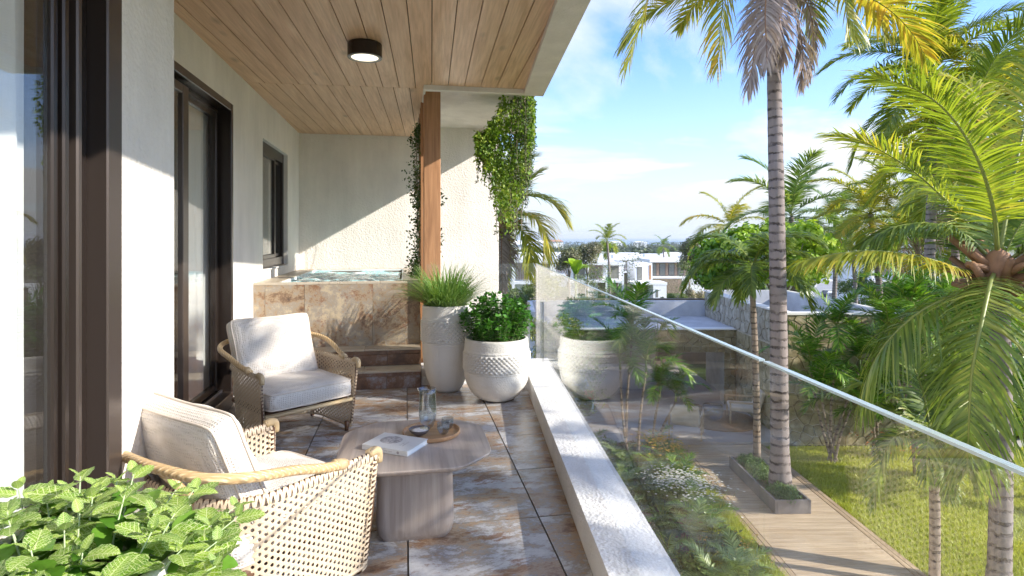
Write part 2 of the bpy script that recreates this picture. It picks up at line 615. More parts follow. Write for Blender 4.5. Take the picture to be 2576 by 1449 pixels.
b.box((-4.2, 9.34, -0.1), (-0.301, 9.44, 3.05), M=WM)
b.build('interior_room', m_plain('interior_plaster', (0.42, 0.36, 0.30), 0.8), house)
b = MB()
b.prism(clip(clip(clip(BIG, *neg(wline(t=-4.3))), *fline(PH, x=0.78)), *wline(s=9.3)), -3.2, -0.32)
b.build('lower_wall', STUCCO, house)

backw = thing('back_wall', Wp(0, 9.34), 'rough white stucco end wall rising behind the hot tub and the timber post', 'wall', TH)
b = MB()
b.box((-0.3, 9.341, -3.2), (3.16, 9.62, 3.39), M=WM)
b.build('stucco_face', STUCCO, backw)
b = MB(); b.box((3.162, 9.36, -3.2), (3.22, 9.60, 0.66), M=WM)
b.build('stepped_base', STUCCO, backw)

roof = thing('roof_slab', (-0.5, 3.2, 3.4), 'white rendered roof slab with a rough soffit border over the balcony', 'roof')
b = MB()
poly = clip(clip(clip(BIG, *neg(wline(t=-4.3))), *fline(PH, x=0.777)), *wline(s=9.75))
b.prism(poly, 3.385, 3.70)
b.build('slab', STUCCO, roof)
b = MB()
edge = clip(clip(clip(BIG, *neg(fline(PH, x=0.556))), *fline(PH, x=0.777)), *wline(s=6.11))
b.prism(edge, 3.17, 3.384)
b.build('soffit_border', STUCCO, roof)
b = MB()
lip = clip(clip(clip(clip(BIG, *fline(PH, x=0.5555)), *neg(wline(t=1.835))), *wline(s=6.11)), *neg(wline(s=6.03)))
b.prism(lip, 3.17, 3.384)
b.build('soffit_lip', STUCCO_SMOOTH, roof)
b = MB()
side = clip(clip(clip(clip(BIG, *wline(t=1.86)), *neg(wline(t=1.834))), *wline(s=9.339)), *neg(wline(s=6.112)))
b.prism(side, 3.215, 3.384)
b.build('soffit_side_trim', STUCCO_SMOOTH, roof)
b = MB()
g1 = clip(clip(clip(BIG, *neg(wline(t=0.001))), *fline(PH, x=0.5555)), *wline(s=6.029))
b.prism(g1, 3.246, 3.262)
g2 = clip(clip(clip(clip(BIG, *neg(wline(t=0.001))), *wline(t=1.834)), *wline(s=9.339)), *neg(wline(s=6.03)))
b.prism(g2, 3.246, 3.262)
b.build('board_backing', GAP, roof)

ceil = thing('wood_ceiling', (-0.9, 3.5, 3.22), 'pale brown timber board ceiling lining the underside of the balcony roof', 'ceiling', BA)
CEILW_B = m_wood('ceiling_wood_along', (0.58, 0.355, 0.20), (0.75, 0.50, 0.32), (0.83, 0.60, 0.42), axis=1, rough=0.40)
cb, sb_ = math.cos(BA), math.sin(BA)
def board(k, lo_s, far):
    pitch = 0.1757*cb
    x0 = (-0.347*cb) + pitch*k + (0.62*pitch if far else 0)
    strip = clip(clip(BIG, *neg(fline(BA, x=x0+0.0035))), *fline(BA, x=x0+pitch-0.0035))
    bb = MB()
    if not far:
        p = clip(clip(clip(strip, *neg(wline(t=0.002))), *fline(PH, x=0.555)), *wline(s=6.028))
        p = clip(p, *neg(fline(BA, y=-1.6))) if p else p
        if len(p) > 2: bb.prism(p, 3.22, 3.245)
        p = clip(clip(clip(strip, *neg(wline(t=0.002))), *wline(t=1.833)), *neg(wline(s=6.028)))
        p = clip(p, *fline(BA, y=6.487)) if p else p
        if len(p) > 2: bb.prism(p, 3.22, 3.245)
    else:
        p = clip(clip(clip(strip, *neg(wline(t=0.002))), *wline(t=1.833)), *wline(s=9.338))
        p = clip(p, *neg(fline(BA, y=6.492))) if p else p
        if len(p) > 2: bb.prism(p, 3.22, 3.245)
    if bb.v:
        c = sum((Vector(v) for v in bb.v), Vector())/len(bb.v)
        M = Matrix.Translation(Vector((c.x, c.y, 3.22))) @ Matrix.Rotation(BA, 4, 'Z')
        bb.build('board', CEILW_B, ceil, M=M)
for k in range(-18, 8): board(k, 0, False)
for k in range(-16, 4): board(k, 0, True)

# ------------------------------------------------------------------ floor
floor = thing('floor', (0, 3, 0), None, None)
floor['kind'] = 'structure'
b = MB()
bed = clip(clip(clip(BIG, *neg(wline(t=-0.3))), *fline(PH, x=0.5655)), *wline(s=6.119))
bed = clip(bed, 0, -1, 1.2)
b.prism(bed, -0.3, -0.012)
b2 = clip(clip(clip(BIG, *neg(wline(t=-0.3))), *wline(t=1.81)), *wline(s=9.34)); b2 = clip(b2, *neg(wline(s=6.119)))
b.prism(b2, -0.3, -0.012)
b.build('floor_bed', GROUT, floor)
gp = 0.0045
TW, TL = 0.736, 0.69
for i in range(-2, 5):
    for j in range(-2, 14):
        t0 = (0.01+1.674)*math.cos(TH) + i*TW
        s0 = (3.34*0.984-0.30) + 0.0 + (j-4)*TL
        ox = 0.5 if i % 2 else 0
        q = [(t0+gp, s0+gp), (t0+TW-gp, s0+gp), (t0+TW-gp, s0+TL-gp), (t0+gp, s0+TL-gp)]
        q = [tuple((WM @ Vector((a, c, 0)))[:2]) for a, c in q]
        p = clip(clip(q, *fline(PH, x=0.5645)), *neg(wline(t=0.002)))
        if len(p) > 2: p = clip(p, *wline(s=6.118)) if True else p
        if len(p) < 3: continue
        area = abs(sum(p[k][0]*p[(k+1) % len(p)][1]-p[(k+1) % len(p)][0]*p[k][1] for k in range(len(p))))/2
        if area < 0.002: continue
        cx = sum(a[0] for a in p)/len(p); cy = sum(a[1] for a in p)/len(p)
        if cy < -1.0: continue
        MB().prism(p, -0.011, 0.0).build('tile', SLATE, floor, M=Matrix.Translation((cx, cy, 0)) @ Matrix.Rotation(TH, 4, 'Z'))

# ------------------------------------------------------------------ parapet and glass
kerb = thing('balcony_kerb', (0.6, 3, 0), 'low white stucco kerb along the balcony edge under the glass', 'kerb', PH)
b = MB()
k1 = clip(clip(clip(BIG, *neg(fline(PH, x=0.566))), *fline(PH, x=0.866)), *wline(s=6.42))
b.prism(k1, -0.34, 0.18)
o = b.build('long_kerb', STUCCO_CURB, kerb)
b = MB()
k2 = clip(clip(clip(clip(BIG, *fline(PH, x=0.5655)), *neg(wline(t=1.812))), *wline(s=6.42)), *neg(wline(s=6.12)))
b.prism(k2, -0.34, 0.179)
b.build('end_kerb', STUCCO_CURB, kerb)

rail = thing('glass_railing', (0.66, 3, 0.18), 'frameless clear glass railing with pale polished top edge above the white kerb', 'railing', PH)
def glass_panel(y0, y1):
    bb = MB(); bb.box((0.7042, y0, 0.182), (0.7178, y1, 1.2925), M=EM)
    g = bb.build('glass_panel', GLASS_R, rail)
    e = MB()
    for a, c, m in ((0.704, 0.7075, 0), (0.7075, 0.7088, 1), (0.7088, 0.7132, 0), (0.7132, 0.7145, 1), (0.7145, 0.718, 0)):
        e.box((a, y0-0.001, 1.2927), (c, y1+0.001, 1.298 - (0.001 if m else 0)), m, M=EM)
    e.build('polished_edge', [EDGE_G, EDGE_D], g)
glass_panel(1.41, 6.64)
glass_panel(-1.8, 1.388)
t_end = (WM.inverted() @ (EM @ Vector((0.69, 6.66, 0)))).x
bb = MB(); bb.box((1.87, 6.245, 0.181), (t_end, 6.265, 1.298), M=WM)
bb.build('glass_panel', GLASS_R, rail)
bb = MB(); q = EM @ Vector((0.63, 6.70, 0))
bb.bbox((q.x-0.02, q.y-0.05, 0.181), (q.x+0.014, q.y+0.01, 0.86), 0.004)
bb.build('metal_post', m_plain('grey_metal', (0.35, 0.36, 0.37), 0.35, 0.8), rail)

# ------------------------------------------------------------------ near sliding door (left edge)
nd = thing('sliding_glass_door', Wp(0.56, 1.2), 'near glass sliding door with thick dark bronze frames at the left edge', 'door', TH)
def wb(name, mat, par, t0, s0, z0, t1, s1, z1, c=0.006):
    return MB().bbox((t0, s0, z0), (t1, s1, z1), c, M=WM).build(name, mat, par)
prof = [(1.797, 1.832, 0.545), (1.835, 1.868, 0.558), (1.871, 1.905, 0.535), (1.908, 1.938, 0.562), (1.941, 2.00, 0.528), (2.003, 2.10, 0.50), (2.103, 2.215, 0.566)]
for i, (s0, s1, t1) in enumerate(prof):
    wb('stile', BRONZE_L if i in (3, 6) else BRONZE, nd, t1-0.12 if i < 6 else 0.40, s0, 0.0, t1, s1, 2.898)
wb('top_rail', BRONZE, nd, 0.44, -2.5, 2.80, 0.556, 1.793, 2.898)
wb('bottom_rail', BRONZE, nd, 0.44, -2.5, 0.0, 0.556, 1.793, 0.10)
MB().box((0.520, -2.5, 0.102), (0.530, 1.796, 2.798), M=WM).build('glass_pane', GLASS_W, nd)

def curtain_mesh(t, s0, s1, z0, z1, amp=0.035, wl_=0.14, seed=1, flare=0.0):
    rg = random.Random(seed)
    n = int((s1-s0)/0.014)+1; nzv = 14
    vs = []; fs = []
    for j in range(nzv+1):
        z = z0 + (z1-z0)*j/nzv
        for i in range(n+1):
            s = s0 + (s1-s0)*i/n
            ph = 2*math.pi*s/wl_ + 0.7*math.sin(s*9+seed)
            a = amp*(1-0.35*j/nzv)
            vs.append(WM @ Vector((t + a*math.sin(ph) + 0.3*a*math.sin(2.3*ph+z), s + flare*(1-j/nzv)*(0.5) , z)))
    for j in range(nzv):
        for i in range(n):
            a = j*(n+1)+i
            fs.append((a, a+1, a+n+2, a+n+1))
    bb = MB(); bb.add(vs, fs); return bb
def m_fabric(name, col, sc=260, bump=0.5, trans=0.0, rough=0.85):
    m = NT(name)
    v = m.coord()
    w1 = m.n('ShaderNodeTexWave', wave_type='BANDS', bands_direction='X'); w1.inputs['Scale'].default_value = sc*0.3
    w2 = m.n('ShaderNodeTexWave', wave_type='BANDS', bands_direction='Z'); w2.inputs['Scale'].default_value = sc*0.3
    for w in (w1, w2):
        m.set(w.inputs['Vector'], v); w.inputs['Distortion'].default_value = 1.2; w.inputs['Detail'].default_value = 1
    h = m.math('ADD', m.math('MULTIPLY', w1.outputs['Fac'], 0.5), m.math('MULTIPLY', w2.outputs['Fac'], 0.5))
    n1 = m.noise(v, sc*0.6, 3)
    c = m.mix(m.math('MULTIPLY', n1, 0.35), col, tuple(x*0.75 for x in col))
    p = m.bsdf(c, rough, normal=m.bump(m.math('ADD', h, n1), bump, 0.003), spec=0.2)
    p.inputs['Sheen Weight'].default_value = 0.25
    if trans:
        t = m.n('ShaderNodeBsdfTranslucent'); m.set(t.inputs[0], col)
        mx = m.n('ShaderNodeMixShader'); mx.inputs[0].default_value = trans
        m.t.links.new(p.outputs[0], mx.inputs[1]); m.t.links.new(t.outputs[0], mx.inputs[2])
        return m.done(mx)
    return m.done(p)
CURT = m_fabric('curtain_linen', (0.88, 0.87, 0.85), 120, 0.35, 0.2)
ct = curtain_mesh(0.475, -1.2, 1.80, 0.11, 2.79, 0.02, 0.15, 2).build('curtain', CURT, None, True, M=Matrix.Translation(Wp(0.475, 0.5)))
setp(ct, 'white linen curtain hanging behind the near glass door at the left edge', 'curtain')

# ------------------------------------------------------------------ far sliding door
fd = thing('sliding_glass_door', Wp(0, 4.3), 'dark bronze framed sliding door behind the chairs, half covered by a curtain', 'door', TH)
wb('jamb', BRONZE, fd, -0.29, 5.69, 0.0, 0.012, 5.752, 2.872)
wb('jamb', BRONZE, fd, -0.29, 2.898, 0.0, 0.012, 2.96, 2.872)
wb('door_head', BRONZE, fd, -0.29, 2.962, 2.80, 0.012, 5.688, 2.872)
wb('door_head_track', BRONZE_L, fd, -0.13, 2.962, 2.775, -0.11, 5.688, 2.799, 0.002)
wb('jamb_track', BRONZE_L, fd, -0.13, 5.665, 0.16, -0.11, 5.689, 2.774, 0.002)
wb('threshold', BRONZE_L, fd, -0.29, 2.962, 0.0, 0.03, 5.688, 0.13)
for tt in (-0.24, -0.16, -0.08):
    wb('floor_track', m_plain('sill_alu', (0.45, 0.42, 0.40), 0.35, 0.6) if tt == -0.24 else bpy.data.materials['sill_alu'], fd, tt, 2.962, 0.131, tt+0.018, 5.664, 0.155, 0.002)
def sash(par, s0, s1, z0, z1, t0, w=0.085, mat=BRONZE, zt=0.07):
    f = MB()
    f.bbox((t0, s0, z0), (t0+0.05, s0+w, z1), 0.005, M=WM)
    f.bbox((t0, s1-w, z0), (t0+0.05, s1, z1), 0.005, M=WM)
    f.bbox((t0+0.001, s0+w, z0), (t0+0.049, s1-w, z0+zt), 0.005, M=WM)
    f.bbox((t0+0.001, s0+w, z1-zt), (t0+0.049, s1-w, z1), 0.005, M=WM)
    fo = f.build('sash', mat, par)
    MB().box((t0+0.02, s0+w-0.001, z0+zt-0.001), (t0+0.03, s1-w+0.001, z1-zt+0.001), M=WM).build('pane', GLASS_W, fo)
sash(fd, 2.97, 4.71, 0.156, 2.773, -0.085, 0.12, BRONZE_L)
sash(fd, 4.60, 5.66, 0.156, 2.773, -0.145, 0.07)
ct = curtain_mesh(-0.195, 4.85, 5.66, 0.16, 2.76, 0.018, 0.17, 4).build('curtain', CURT, None, True, M=Matrix.Translation(Wp(-0.195, 5.2)))
setp(ct, 'white curtain behind the far sliding door near the wicker chair', 'curtain')

win = thing('wall_window', Wp(0, 7.7, 1.2), 'small dark framed sliding window in the wall above the hot tub', 'window', TH)
f = MB()
f.bbox((-0.14, 6.981, 1.201), (-0.05, 7.06, 2.759), 0.006, M=WM)
f.bbox((-0.14, 8.365, 1.201), (-0.05, 8.444, 2.759), 0.006, M=WM)
f.bbox((-0.139, 7.06, 1.201), (-0.051, 8.365, 1.33), 0.006, M=WM)
f.bbox((-0.139, 7.06, 2.63), (-0.051, 8.365, 2.759), 0.006, M=WM)
f.build('window_frame', BRONZE, win)
sash(win, 7.061, 7.78, 1.331, 2.629, -0.075, 0.055, BRONZE, 0.05)
sash(win, 7.62, 8.364, 1.331, 2.629, -0.135, 0.055, BRONZE, 0.05)
wb('window_sill', WHITEP, win, -0.2, 6.985, 1.1995, 0.02, 8.44, 1.2155)
MB().box((-0.62, 6.6, 1.0), (-0.60, 8.9, 2.9), M=WM).build('dark_room_sheet', m_plain('dark_room_grey', (0.30, 0.30, 0.26), 0.8), win)  # grey sheet: the room's darkness behind the panes put in as colour

# ------------------------------------------------------------------ ceiling lamp
lc = (-1.233, 4.93)
lamp = thing('ceiling_light', (lc[0], lc[1], 3.22), 'round dark bronze ceiling light with a glowing white disc under the boards', 'lamp')
o = MB().lathe([(0.128, 3.1), (0.142, 3.1), (0.142, 3.21), (0.135, 3.2195), (0.001, 3.2195)], 48, M=Matrix.Translation((lc[0], lc[1], 0)), cap=False).build('lamp_housing', BRONZE, lamp)
smooth_angle(o)
o = MB().lathe([(0.112, 3.099), (0.1275, 3.0975), (0.1279, 3.12)], 48, M=Matrix.Translation((lc[0], lc[1], 0)), cap=False).build('lamp_ring', m_plain('lamp_ring', (0.30, 0.30, 0.28), 0.4), lamp)
mm = NT('lamp_glow'); e = mm.n('ShaderNodeEmission'); mm.set(e.inputs[0], (1.0, 0.88, 0.66, 1)); e.inputs[1].default_value = 0.75; mm.done(e)
MB().lathe([(0.001, 3.105), (0.1115, 3.105), (0.1115, 3.118)], 48, M=Matrix.Translation((lc[0], lc[1], 0))).build('lamp_diffuser', mm.mat, lamp)

# ------------------------------------------------------------------ hot tub and steps
T1 = 1.807; S0 = 6.545; ZT = 1.095
tub = thing('hot_tub', Wp(0.9, 7.9, 0), 'stone clad hot tub of bubbling blue water against the end wall', 'hot tub', TH)
b = MB()
b.box((0.003, S0+0.012, 0.0), (T1-0.012, S0+0.18, ZT-0.03), M=WM)
b.box((0.003, 9.16, 0.0), (T1-0.012, 9.338, ZT-0.03), M=WM)
b.box((0.003, S0+0.18, 0.0), (0.22, 9.16, ZT-0.03), M=WM)
b.box((T1-0.24, S0+0.18, 0.0), (T1-0.012, 9.16, ZT-0.03), M=WM)
b.box((0.22, S0+0.18, 0.5), (T1-0.24, 9.16, 0.6), M=WM)
b.build('tub_body', GROUT, tub)
ts = [0.003, 0.12, 0.535, 1.275, T1]
for i in range(4):
    zs = [(0.0, 0.42), (0.423, ZT-0.03)] if i < 1 else [(0.0, ZT-0.03)]
    for z0, z1 in zs:
        M = WM @ Matrix.Translation((ts[i]+0.3, S0, 0.4))
        MB().bbox((ts[i]+0.0015, S0, z0), (ts[i+1]-0.0015, S0+0.0115, z1), 0.003, M=WM).build('stone_panel', SLATE_W, tub, M=M)
for k in range(4):
    s0 = S0+0.012 + k*(9.338-S0-0.012)/4; s1 = s0+(9.338-S0-0.012)/4-0.003
    MB().bbox((T1-0.0115, s0, 0.0), (T1, s1, ZT-0.03), 0.003, M=WM).build('stone_panel', SLATE_W, tub, M=WM @ Matrix.Translation((T1, s0, 0.3)))
TUBW = m_plain('tub_liner', (0.72, 0.80, 0.80), 0.25, var=0.05)
for (a, c, d, e_) in ((0.003, S0, T1, S0+0.075), (0.003, 9.26, T1, 9.338), (0.003, S0+0.077, 0.25, 9.258), (T1-0.20, S0+0.077, T1, 9.258)):
    n = 4 if (d-a) > 1 else 6
    for k in range(n):
        if n == 4:
            x0 = a+(d-a)*k/n; x1 = a+(d-a)*(k+1)/n-0.003
            MB().bbox((x0, c, ZT-0.029), (x1, e_, ZT), 0.004, M=WM).build('coping_stone', TRAV, tub, M=WM @ Matrix.Translation((x0, c, 1)))
        else:
            y0 = c+(e_-c)*k/n; y1 = c+(e_-c)*(k+1)/n-0.003
            MB().bbox((a, y0, ZT-0.029), (d, y1, ZT), 0.004, M=WM).build('coping_stone', TRAV, tub, M=WM @ Matrix.Translation((a, y0, 1)))
b = MB()
b.box((0.251, S0+0.078, 0.65), (0.262, 9.257, ZT-0.004), M=WM)
b.box((T1-0.213, S0+0.078, 0.65), (T1-0.202, 9.257, ZT-0.004), M=WM)
b.box((0.262, 9.246, 0.65), (T1-0.213, 9.257, ZT-0.004), M=WM)
b.box((0.262, S0+0.078, 0.65), (T1-0.213, S0+0.088, ZT-0.004), M=WM)
b.build('tub_liner', TUBW, tub)
m = NT('pool_water')
v = m.coord(scale=(1.0, 0.55, 1))
n1 = m.noise(v, 5.5, 6, 0.6, 0.6)
fo = m.ramp(m.noise(v, 3.6, 9, 0.7, 0.8), [(0.52, 0.0), (0.62, 1.0)])
c = m.mix(n1, (0.14, 0.50, 0.58), (0.38, 0.74, 0.80))
c = m.mix(fo, c, (0.85, 0.92, 0.93))
m.done(m.bsdf(c, m.math('ADD', 0.06, m.math('MULTIPLY', fo, 0.5)), normal=m.bump(m.math('ADD', n1, m.math('MULTIPLY', fo, 0.4)), 0.6, 0.08)))
rg = np.random.default_rng(3)
nx, ny = 60, 110
vs = []; fs = []
for j in range(ny+1):
    for i in range(nx+1):
        x = 0.262 + (T1-0.475)*i/nx; y = S0+0.088 + (9.246-S0-0.088)*j/ny
        z = 1.058 + 0.009*math.sin(9*x+3*math.sin(4*y)) + 0.008*math.sin(11*y+2*math.sin(7*x)) + 0.004*math.sin(31*x-17*y)
        vs.append(WM @ Vector((x, y, z)))
for j in range(ny):
    for i in range(nx):
        a = j*(nx+1)+i; fs.append((a, a+1, a+nx+2, a+nx+1))
MB().add(vs, fs).build('water', m.mat, tub, True, M=WM)

steps = thing('tub_steps', Wp(0.9, 6.3, 0), 'two rust and grey slate steps with travertine treads before the hot tub', 'steps', TH)
for (sa, sb2, zt) in ((S0-0.235, S0-0.003, 0.372), (S0-0.50, S0-0.237, 0.188)):
    MB().box((0.003, sa+0.012, 0.0), (T1-0.012, sb2, zt-0.022), M=WM).build('step_body', GROUT, steps)
    n = 3
    for k in range(n):
        x0 = 0.003+(T1-0.003)*k/n; x1 = 0.003+(T1-0.003)*(k+1)/n-0.003
        MB().bbox((x0, sa-0.008, zt-0.0215), (x1, sb2, zt), 0.004, M=WM).build('tread', TRAV, steps, M=WM @ Matrix.Translation((x0, sa, 0)))
    for k in range(5):
        x0 = 0.003+(T1-0.003)*k/5; x1 = x0+(T1-0.003)/5-0.003
        for z0, z1 in ((0.0 if zt < .2 else 0.189, zt-0.062), (zt-0.060, zt-0.0225)):
            MB().bbox((x0, sa, z0), (x1, sa+0.011, z1), 0.002, M=WM).build('riser_tile', SLATE_D, steps, M=WM @ Matrix.Translation((x0, sa, z0*7)))
    MB().box((T1-0.0115, sa, 0.0), (T1, sb2, zt-0.0225), M=WM).build('riser_tile', SLATE_D, steps, M=WM @ Matrix.Translation((T1, sa, 0)))

# ------------------------------------------------------------------ timber posts
PT = 1.94
post = thing('timber_post', Wp(PT, 6.52, 0.18), 'tall reddish timber post standing between the hot tub and the tall pot', 'post', TH)
pb = MB().bbox((PT-0.095, 6.45, -0.3), (PT+0.095, 6.60, 3.384), 0.006, M=WM).build('post_shaft', POSTW, post, M=WM @ Matrix.Translation((PT, 6.5, 0)))
scr = thing('timber_slat_screen', Wp(PT-0.05, 8, 0), 'row of upright timber slats running back from the post behind the vine', 'screen', TH)
s = 6.86; k = 0
while s < 8.0:
    MB().bbox((PT-0.12, s, -0.3), (PT+0.02, s+0.05, 3.383), 0.004, M=WM).build('slat', POSTW, scr, M=WM @ Matrix.Translation((PT, s, 0)))
    s += 0.34
# ------------------------------------------------------------------ pots
def pot_mesh(H, rt, rm, rb, zb0, zb1, knob):
    prof = []
    n1 = 16
    for i in range(n1+1):                                   # rounded belly
        a = i/n1
        z = zb0*0.94*a
        r = rb + (rm-rb)*(math.sin(min(1, a*1.06)*math.pi/2)**0.62)
        prof.append((r, z))
    prof += [(rm+0.001, zb0*0.955), (rm+0.006, zb0*0.965), (rm+0.006, zb0*0.98), (rm+0.001, zb0*0.99)]
    nb = 30
    i0 = len(prof)
    for i in range(nb+1):
        prof.append((rm+0.004, zb0 + (zb1-zb0)*i/nb))
    i1 = len(prof)
    prof += [(rm, zb1+0.004), (rm+0.005, zb1+0.010), (rm+0.005, zb1+0.018), (rm, zb1+0.024)]
    for i in range(1, 7):
        prof.append((rm+(rt-rm)*i/6, zb1+0.024+(H-0.012-zb1-0.024)*i/6))
    prof += [(rt-0.004, H-0.004), (rt-0.012, H), (rt-0.026, H-0.001), (rt-0.034, H-0.008), (rt-0.036, H-0.05), (rt-0.036, H-0.14), (0.001, H-0.14)]
    seg = 216
    def fn(i, k, r, z):
        if i0+1 <= i < i1-1:
            u = k/seg*knob*2*math.pi; w = (z-zb0)/(zb1-zb0)
            dz = (z-zb0)*knob/rm
            q = abs(math.sin((u+dz)/2)*math.sin((u-dz)/2))
            return 0.019*q**0.8 - 0.002
        return 0.0008*math.sin(k*0.9+z*130)
    return MB().lathe(prof, seg, func=fn).mesh('pot_body', POTM, True)

def make_pot(me, H, rt, loc, label, group):
    t = thing('stone_planter', loc, label, 'plant pot', 0, group)
    link('pot_body', me, t)
    MB().lathe([(rt-0.037, H-0.06), (rt*0.6, H-0.045), (0.002, H-0.04)][::-1][::-1], 40).build('potting_soil', SOIL, t, world=False)
    return t
tallm = pot_mesh(0.895, 0.25, 0.252, 0.13, 0.52, 0.745, 38)
shortm = pot_mesh(0.61, 0.312, 0.318, 0.14, 0.30, 0.475, 44)
PG = 'pale concrete pots with a knobbly band'
pot_a = make_pot(tallm, 0.895, 0.25, (-0.685, 6.16, 0), 'tall pale concrete pot with knobbly band holding spiky grass beside the timber post', PG)
pot_b = make_pot(shortm, 0.61, 0.312, (-0.152, 5.83, 0), 'shorter rounder pale concrete pot holding bushy mint by the kerb', PG)
pot_c = make_pot(tallm, 0.895, 0.25, (-0.985, 1.30, 0), 'nearest tall concrete pot under the white veined plant at the lower left', PG)

# spiky grass
def blades(name, n, base_r, l0, l1, w, mat, seed, spread=1.0, z0=0.0):
    rng = np.random.default_rng(seed)
    S = 7
    vs = []; fl = []
    az = rng.random(n)*2*np.pi
    rad = base_r*np.sqrt(rng.random(n))
    bx = rad*np.cos(az); by = rad*np.sin(az)
    az2 = az + rng.normal(0, 0.5, n)
    L = l0 + (l1-l0)*rng.random(n)
    el = np.radians(88 - 62*spread*(rng.random(n)**0.8))
    curl = np.radians(25 + 75*rng.random(n))*spread
    dx = np.cos(az2); dy = np.sin(az2)
    x = bx.copy(); y = by.copy(); z = np.full(n, z0)
    V = np.zeros((n, S+1, 2, 3))
    for k in range(S+1):
        t = k/S
        ww = w*(1-t**1.6)*0.5 + 0.0004
        V[:, k, 0] = np.stack([x-dy*ww, y+dx*ww, z], 1)
        V[:, k, 1] = np.stack([x+dy*ww, y-dx*ww, z+ww*0.3], 1)
        e = el - curl*t**1.5
        st = L/S
        x = x+dx*np.cos(e)*st; y = y+dy*np.cos(e)*st; z = z+np.sin(e)*st
    vs = V.reshape(-1, 3)
    b0 = (np.arange(n)*(S+1)*2)[:, None]
    quads = []
    for k in range(S):
        quads.append(b0 + np.array([[2*k, 2*k+1, 2*k+3, 2*k+2]]))
    fl = np.concatenate(quads, 1).reshape(-1)
    return npmesh(name, vs, fl, np.full(n*S, 4), mat)
SPIKY = m_leaf('spiky_leaf', (0.10, 0.22, 0.045), (0.27, 0.42, 0.11), (0.55, 0.62, 0.32), 0.3, pos=6)
gr = thing('ornamental_grass', (-0.685, 6.16, 0.84), 'spiky ornamental grass with pale striped blades growing in the tall pot', 'plant')
setp(link('grass_blades', blades('grass_blades', 1100, 0.17, 0.26, 0.60, 0.012, SPIKY, 5, 0.85), gr), kind='stuff')

# mint
MINT = m_leaf('mint_leaf', (0.035, 0.13, 0.015), (0.11, 0.30, 0.04), (0.20, 0.42, 0.08), 0.3, rough=0.35, pos=5)
STEMG = m_plain('green_stem', (0.20, 0.28, 0.10), 0.6)
def bushy(name, loc, rx, rz, nst, lsize, mat, seed, label, cat, node=0.035, base=0.6):
    rng = np.random.default_rng(seed)
    t = thing(name, loc, label, cat)
    C = []; N = []; Dn = []; st = MB()
    for i in range(nst):
        a = rng.random()*2*np.pi; q = np.sqrt(rng.random())
        top = np.array([rx*q*np.cos(a), rx*q*np.sin(a), rz*(0.35+0.65*np.sqrt(max(0, 1-q*q)))*(0.8+0.25*rng.random())])
        bot = np.array([top[0]*base, top[1]*base, 0])
        mid = (top+bot)/2 + np.array([0, 0, 0.02])
        st.tube([bot, mid, top], [0.0028, 0.0022, 0.001], 4)
        L = np.linalg.norm(top-bot)
        m_ = max(3, int(L/node))
        for k in range(m_+1):
            f = 0.25 + 0.75*k/m_
            p = bot*(1-f)+top*f
            ang = (k % 2)*np.pi/2 + rng.random()*0.6
            for sgn in (0, np.pi):
                an = ang+sgn
                d = np.array([np.cos(an), np.sin(an), 0.15+0.35*rng.random()])
                nrm = np.array([-0.35*np.cos(an)+rng.normal()*0.25, -0.35*np.sin(an)+rng.normal()*0.25, 1.0])
                C.append(p + d*0.004); N.append(nrm); Dn.append(d)
        for q2 in range(3):
            d = rng.normal(size=3); d[2] = abs(d[2])+0.6
            C.append(top); N.append(rng.normal(size=3)+np.array([0, 0, .6])); Dn.append(d)
    me = leaf_mesh('foliage', np.array(C), np.array(N), lsize, mat, rng, 0.85, dirs=np.array(Dn))
    setp(link('foliage', me, t), kind='stuff')
    st.build('stems', STEMG, t, world=False)
    return t
bushy('mint_plant', (-0.152, 5.83, 0.55), 0.36, 0.47, 150, 0.042, MINT, 11, 'bushy bright green mint growing in the rounder pot by the glass', 'plant')

# fittonia, leaf by leaf
m = NT('veined_leaf')
v = m.coord()
ve = m.voro(v, 225, 'DISTANCE_TO_EDGE')
net = m.ramp(ve, [(0.02, 1.0), (0.07, 0.0)])
sx = m.n('ShaderNodeSeparateXYZ'); m.set(sx.inputs[0], v)
sv = m.math('FRACT', m.math('MULTIPLY', m.math('SUBTRACT', sx.outputs[0], m.math('MULTIPLY', m.math('ABSOLUTE', sx.outputs[1]), 0.75)), 115.0))
net2 = m.ramp(m.math('ABSOLUTE', m.math('SUBTRACT', sv, 0.5)), [(0.05, 1.0), (0.10, 0.0)])
mid_ = m.ramp(m.math('MULTIPLY', m.math('ABSOLUTE', sx.outputs[1]), 1000.0), [(0.7, 1.0), (1.0, 0.0)])
vein = m.math('MAXIMUM', m.math('MAXIMUM', net, net2), mid_)
edge = m.ramp(m.math('MULTIPLY', m.math('ABSOLUTE', sx.outputs[1]), 45.0), [(0.35, 0.0), (0.95, 1.0)])
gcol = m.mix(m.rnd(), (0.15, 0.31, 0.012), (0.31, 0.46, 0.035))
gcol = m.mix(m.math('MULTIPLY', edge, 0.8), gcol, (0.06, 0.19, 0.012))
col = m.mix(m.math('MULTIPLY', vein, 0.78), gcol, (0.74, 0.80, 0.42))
p = m.bsdf(col, 0.45, normal=m.bump(m.math('SUBTRACT', 1.0, vein), 0.35, 0.002))
t_ = m.n('ShaderNodeBsdfTranslucent'); m.set(t_.inputs[0], col)
mx = m.n('ShaderNodeMixShader'); mx.inputs[0].default_value = 0.3
m.t.links.new(p.outputs[0], mx.inputs[1]); m.t.links.new(t_.outputs[0], mx.inputs[2])
FITT = m.done(mx)
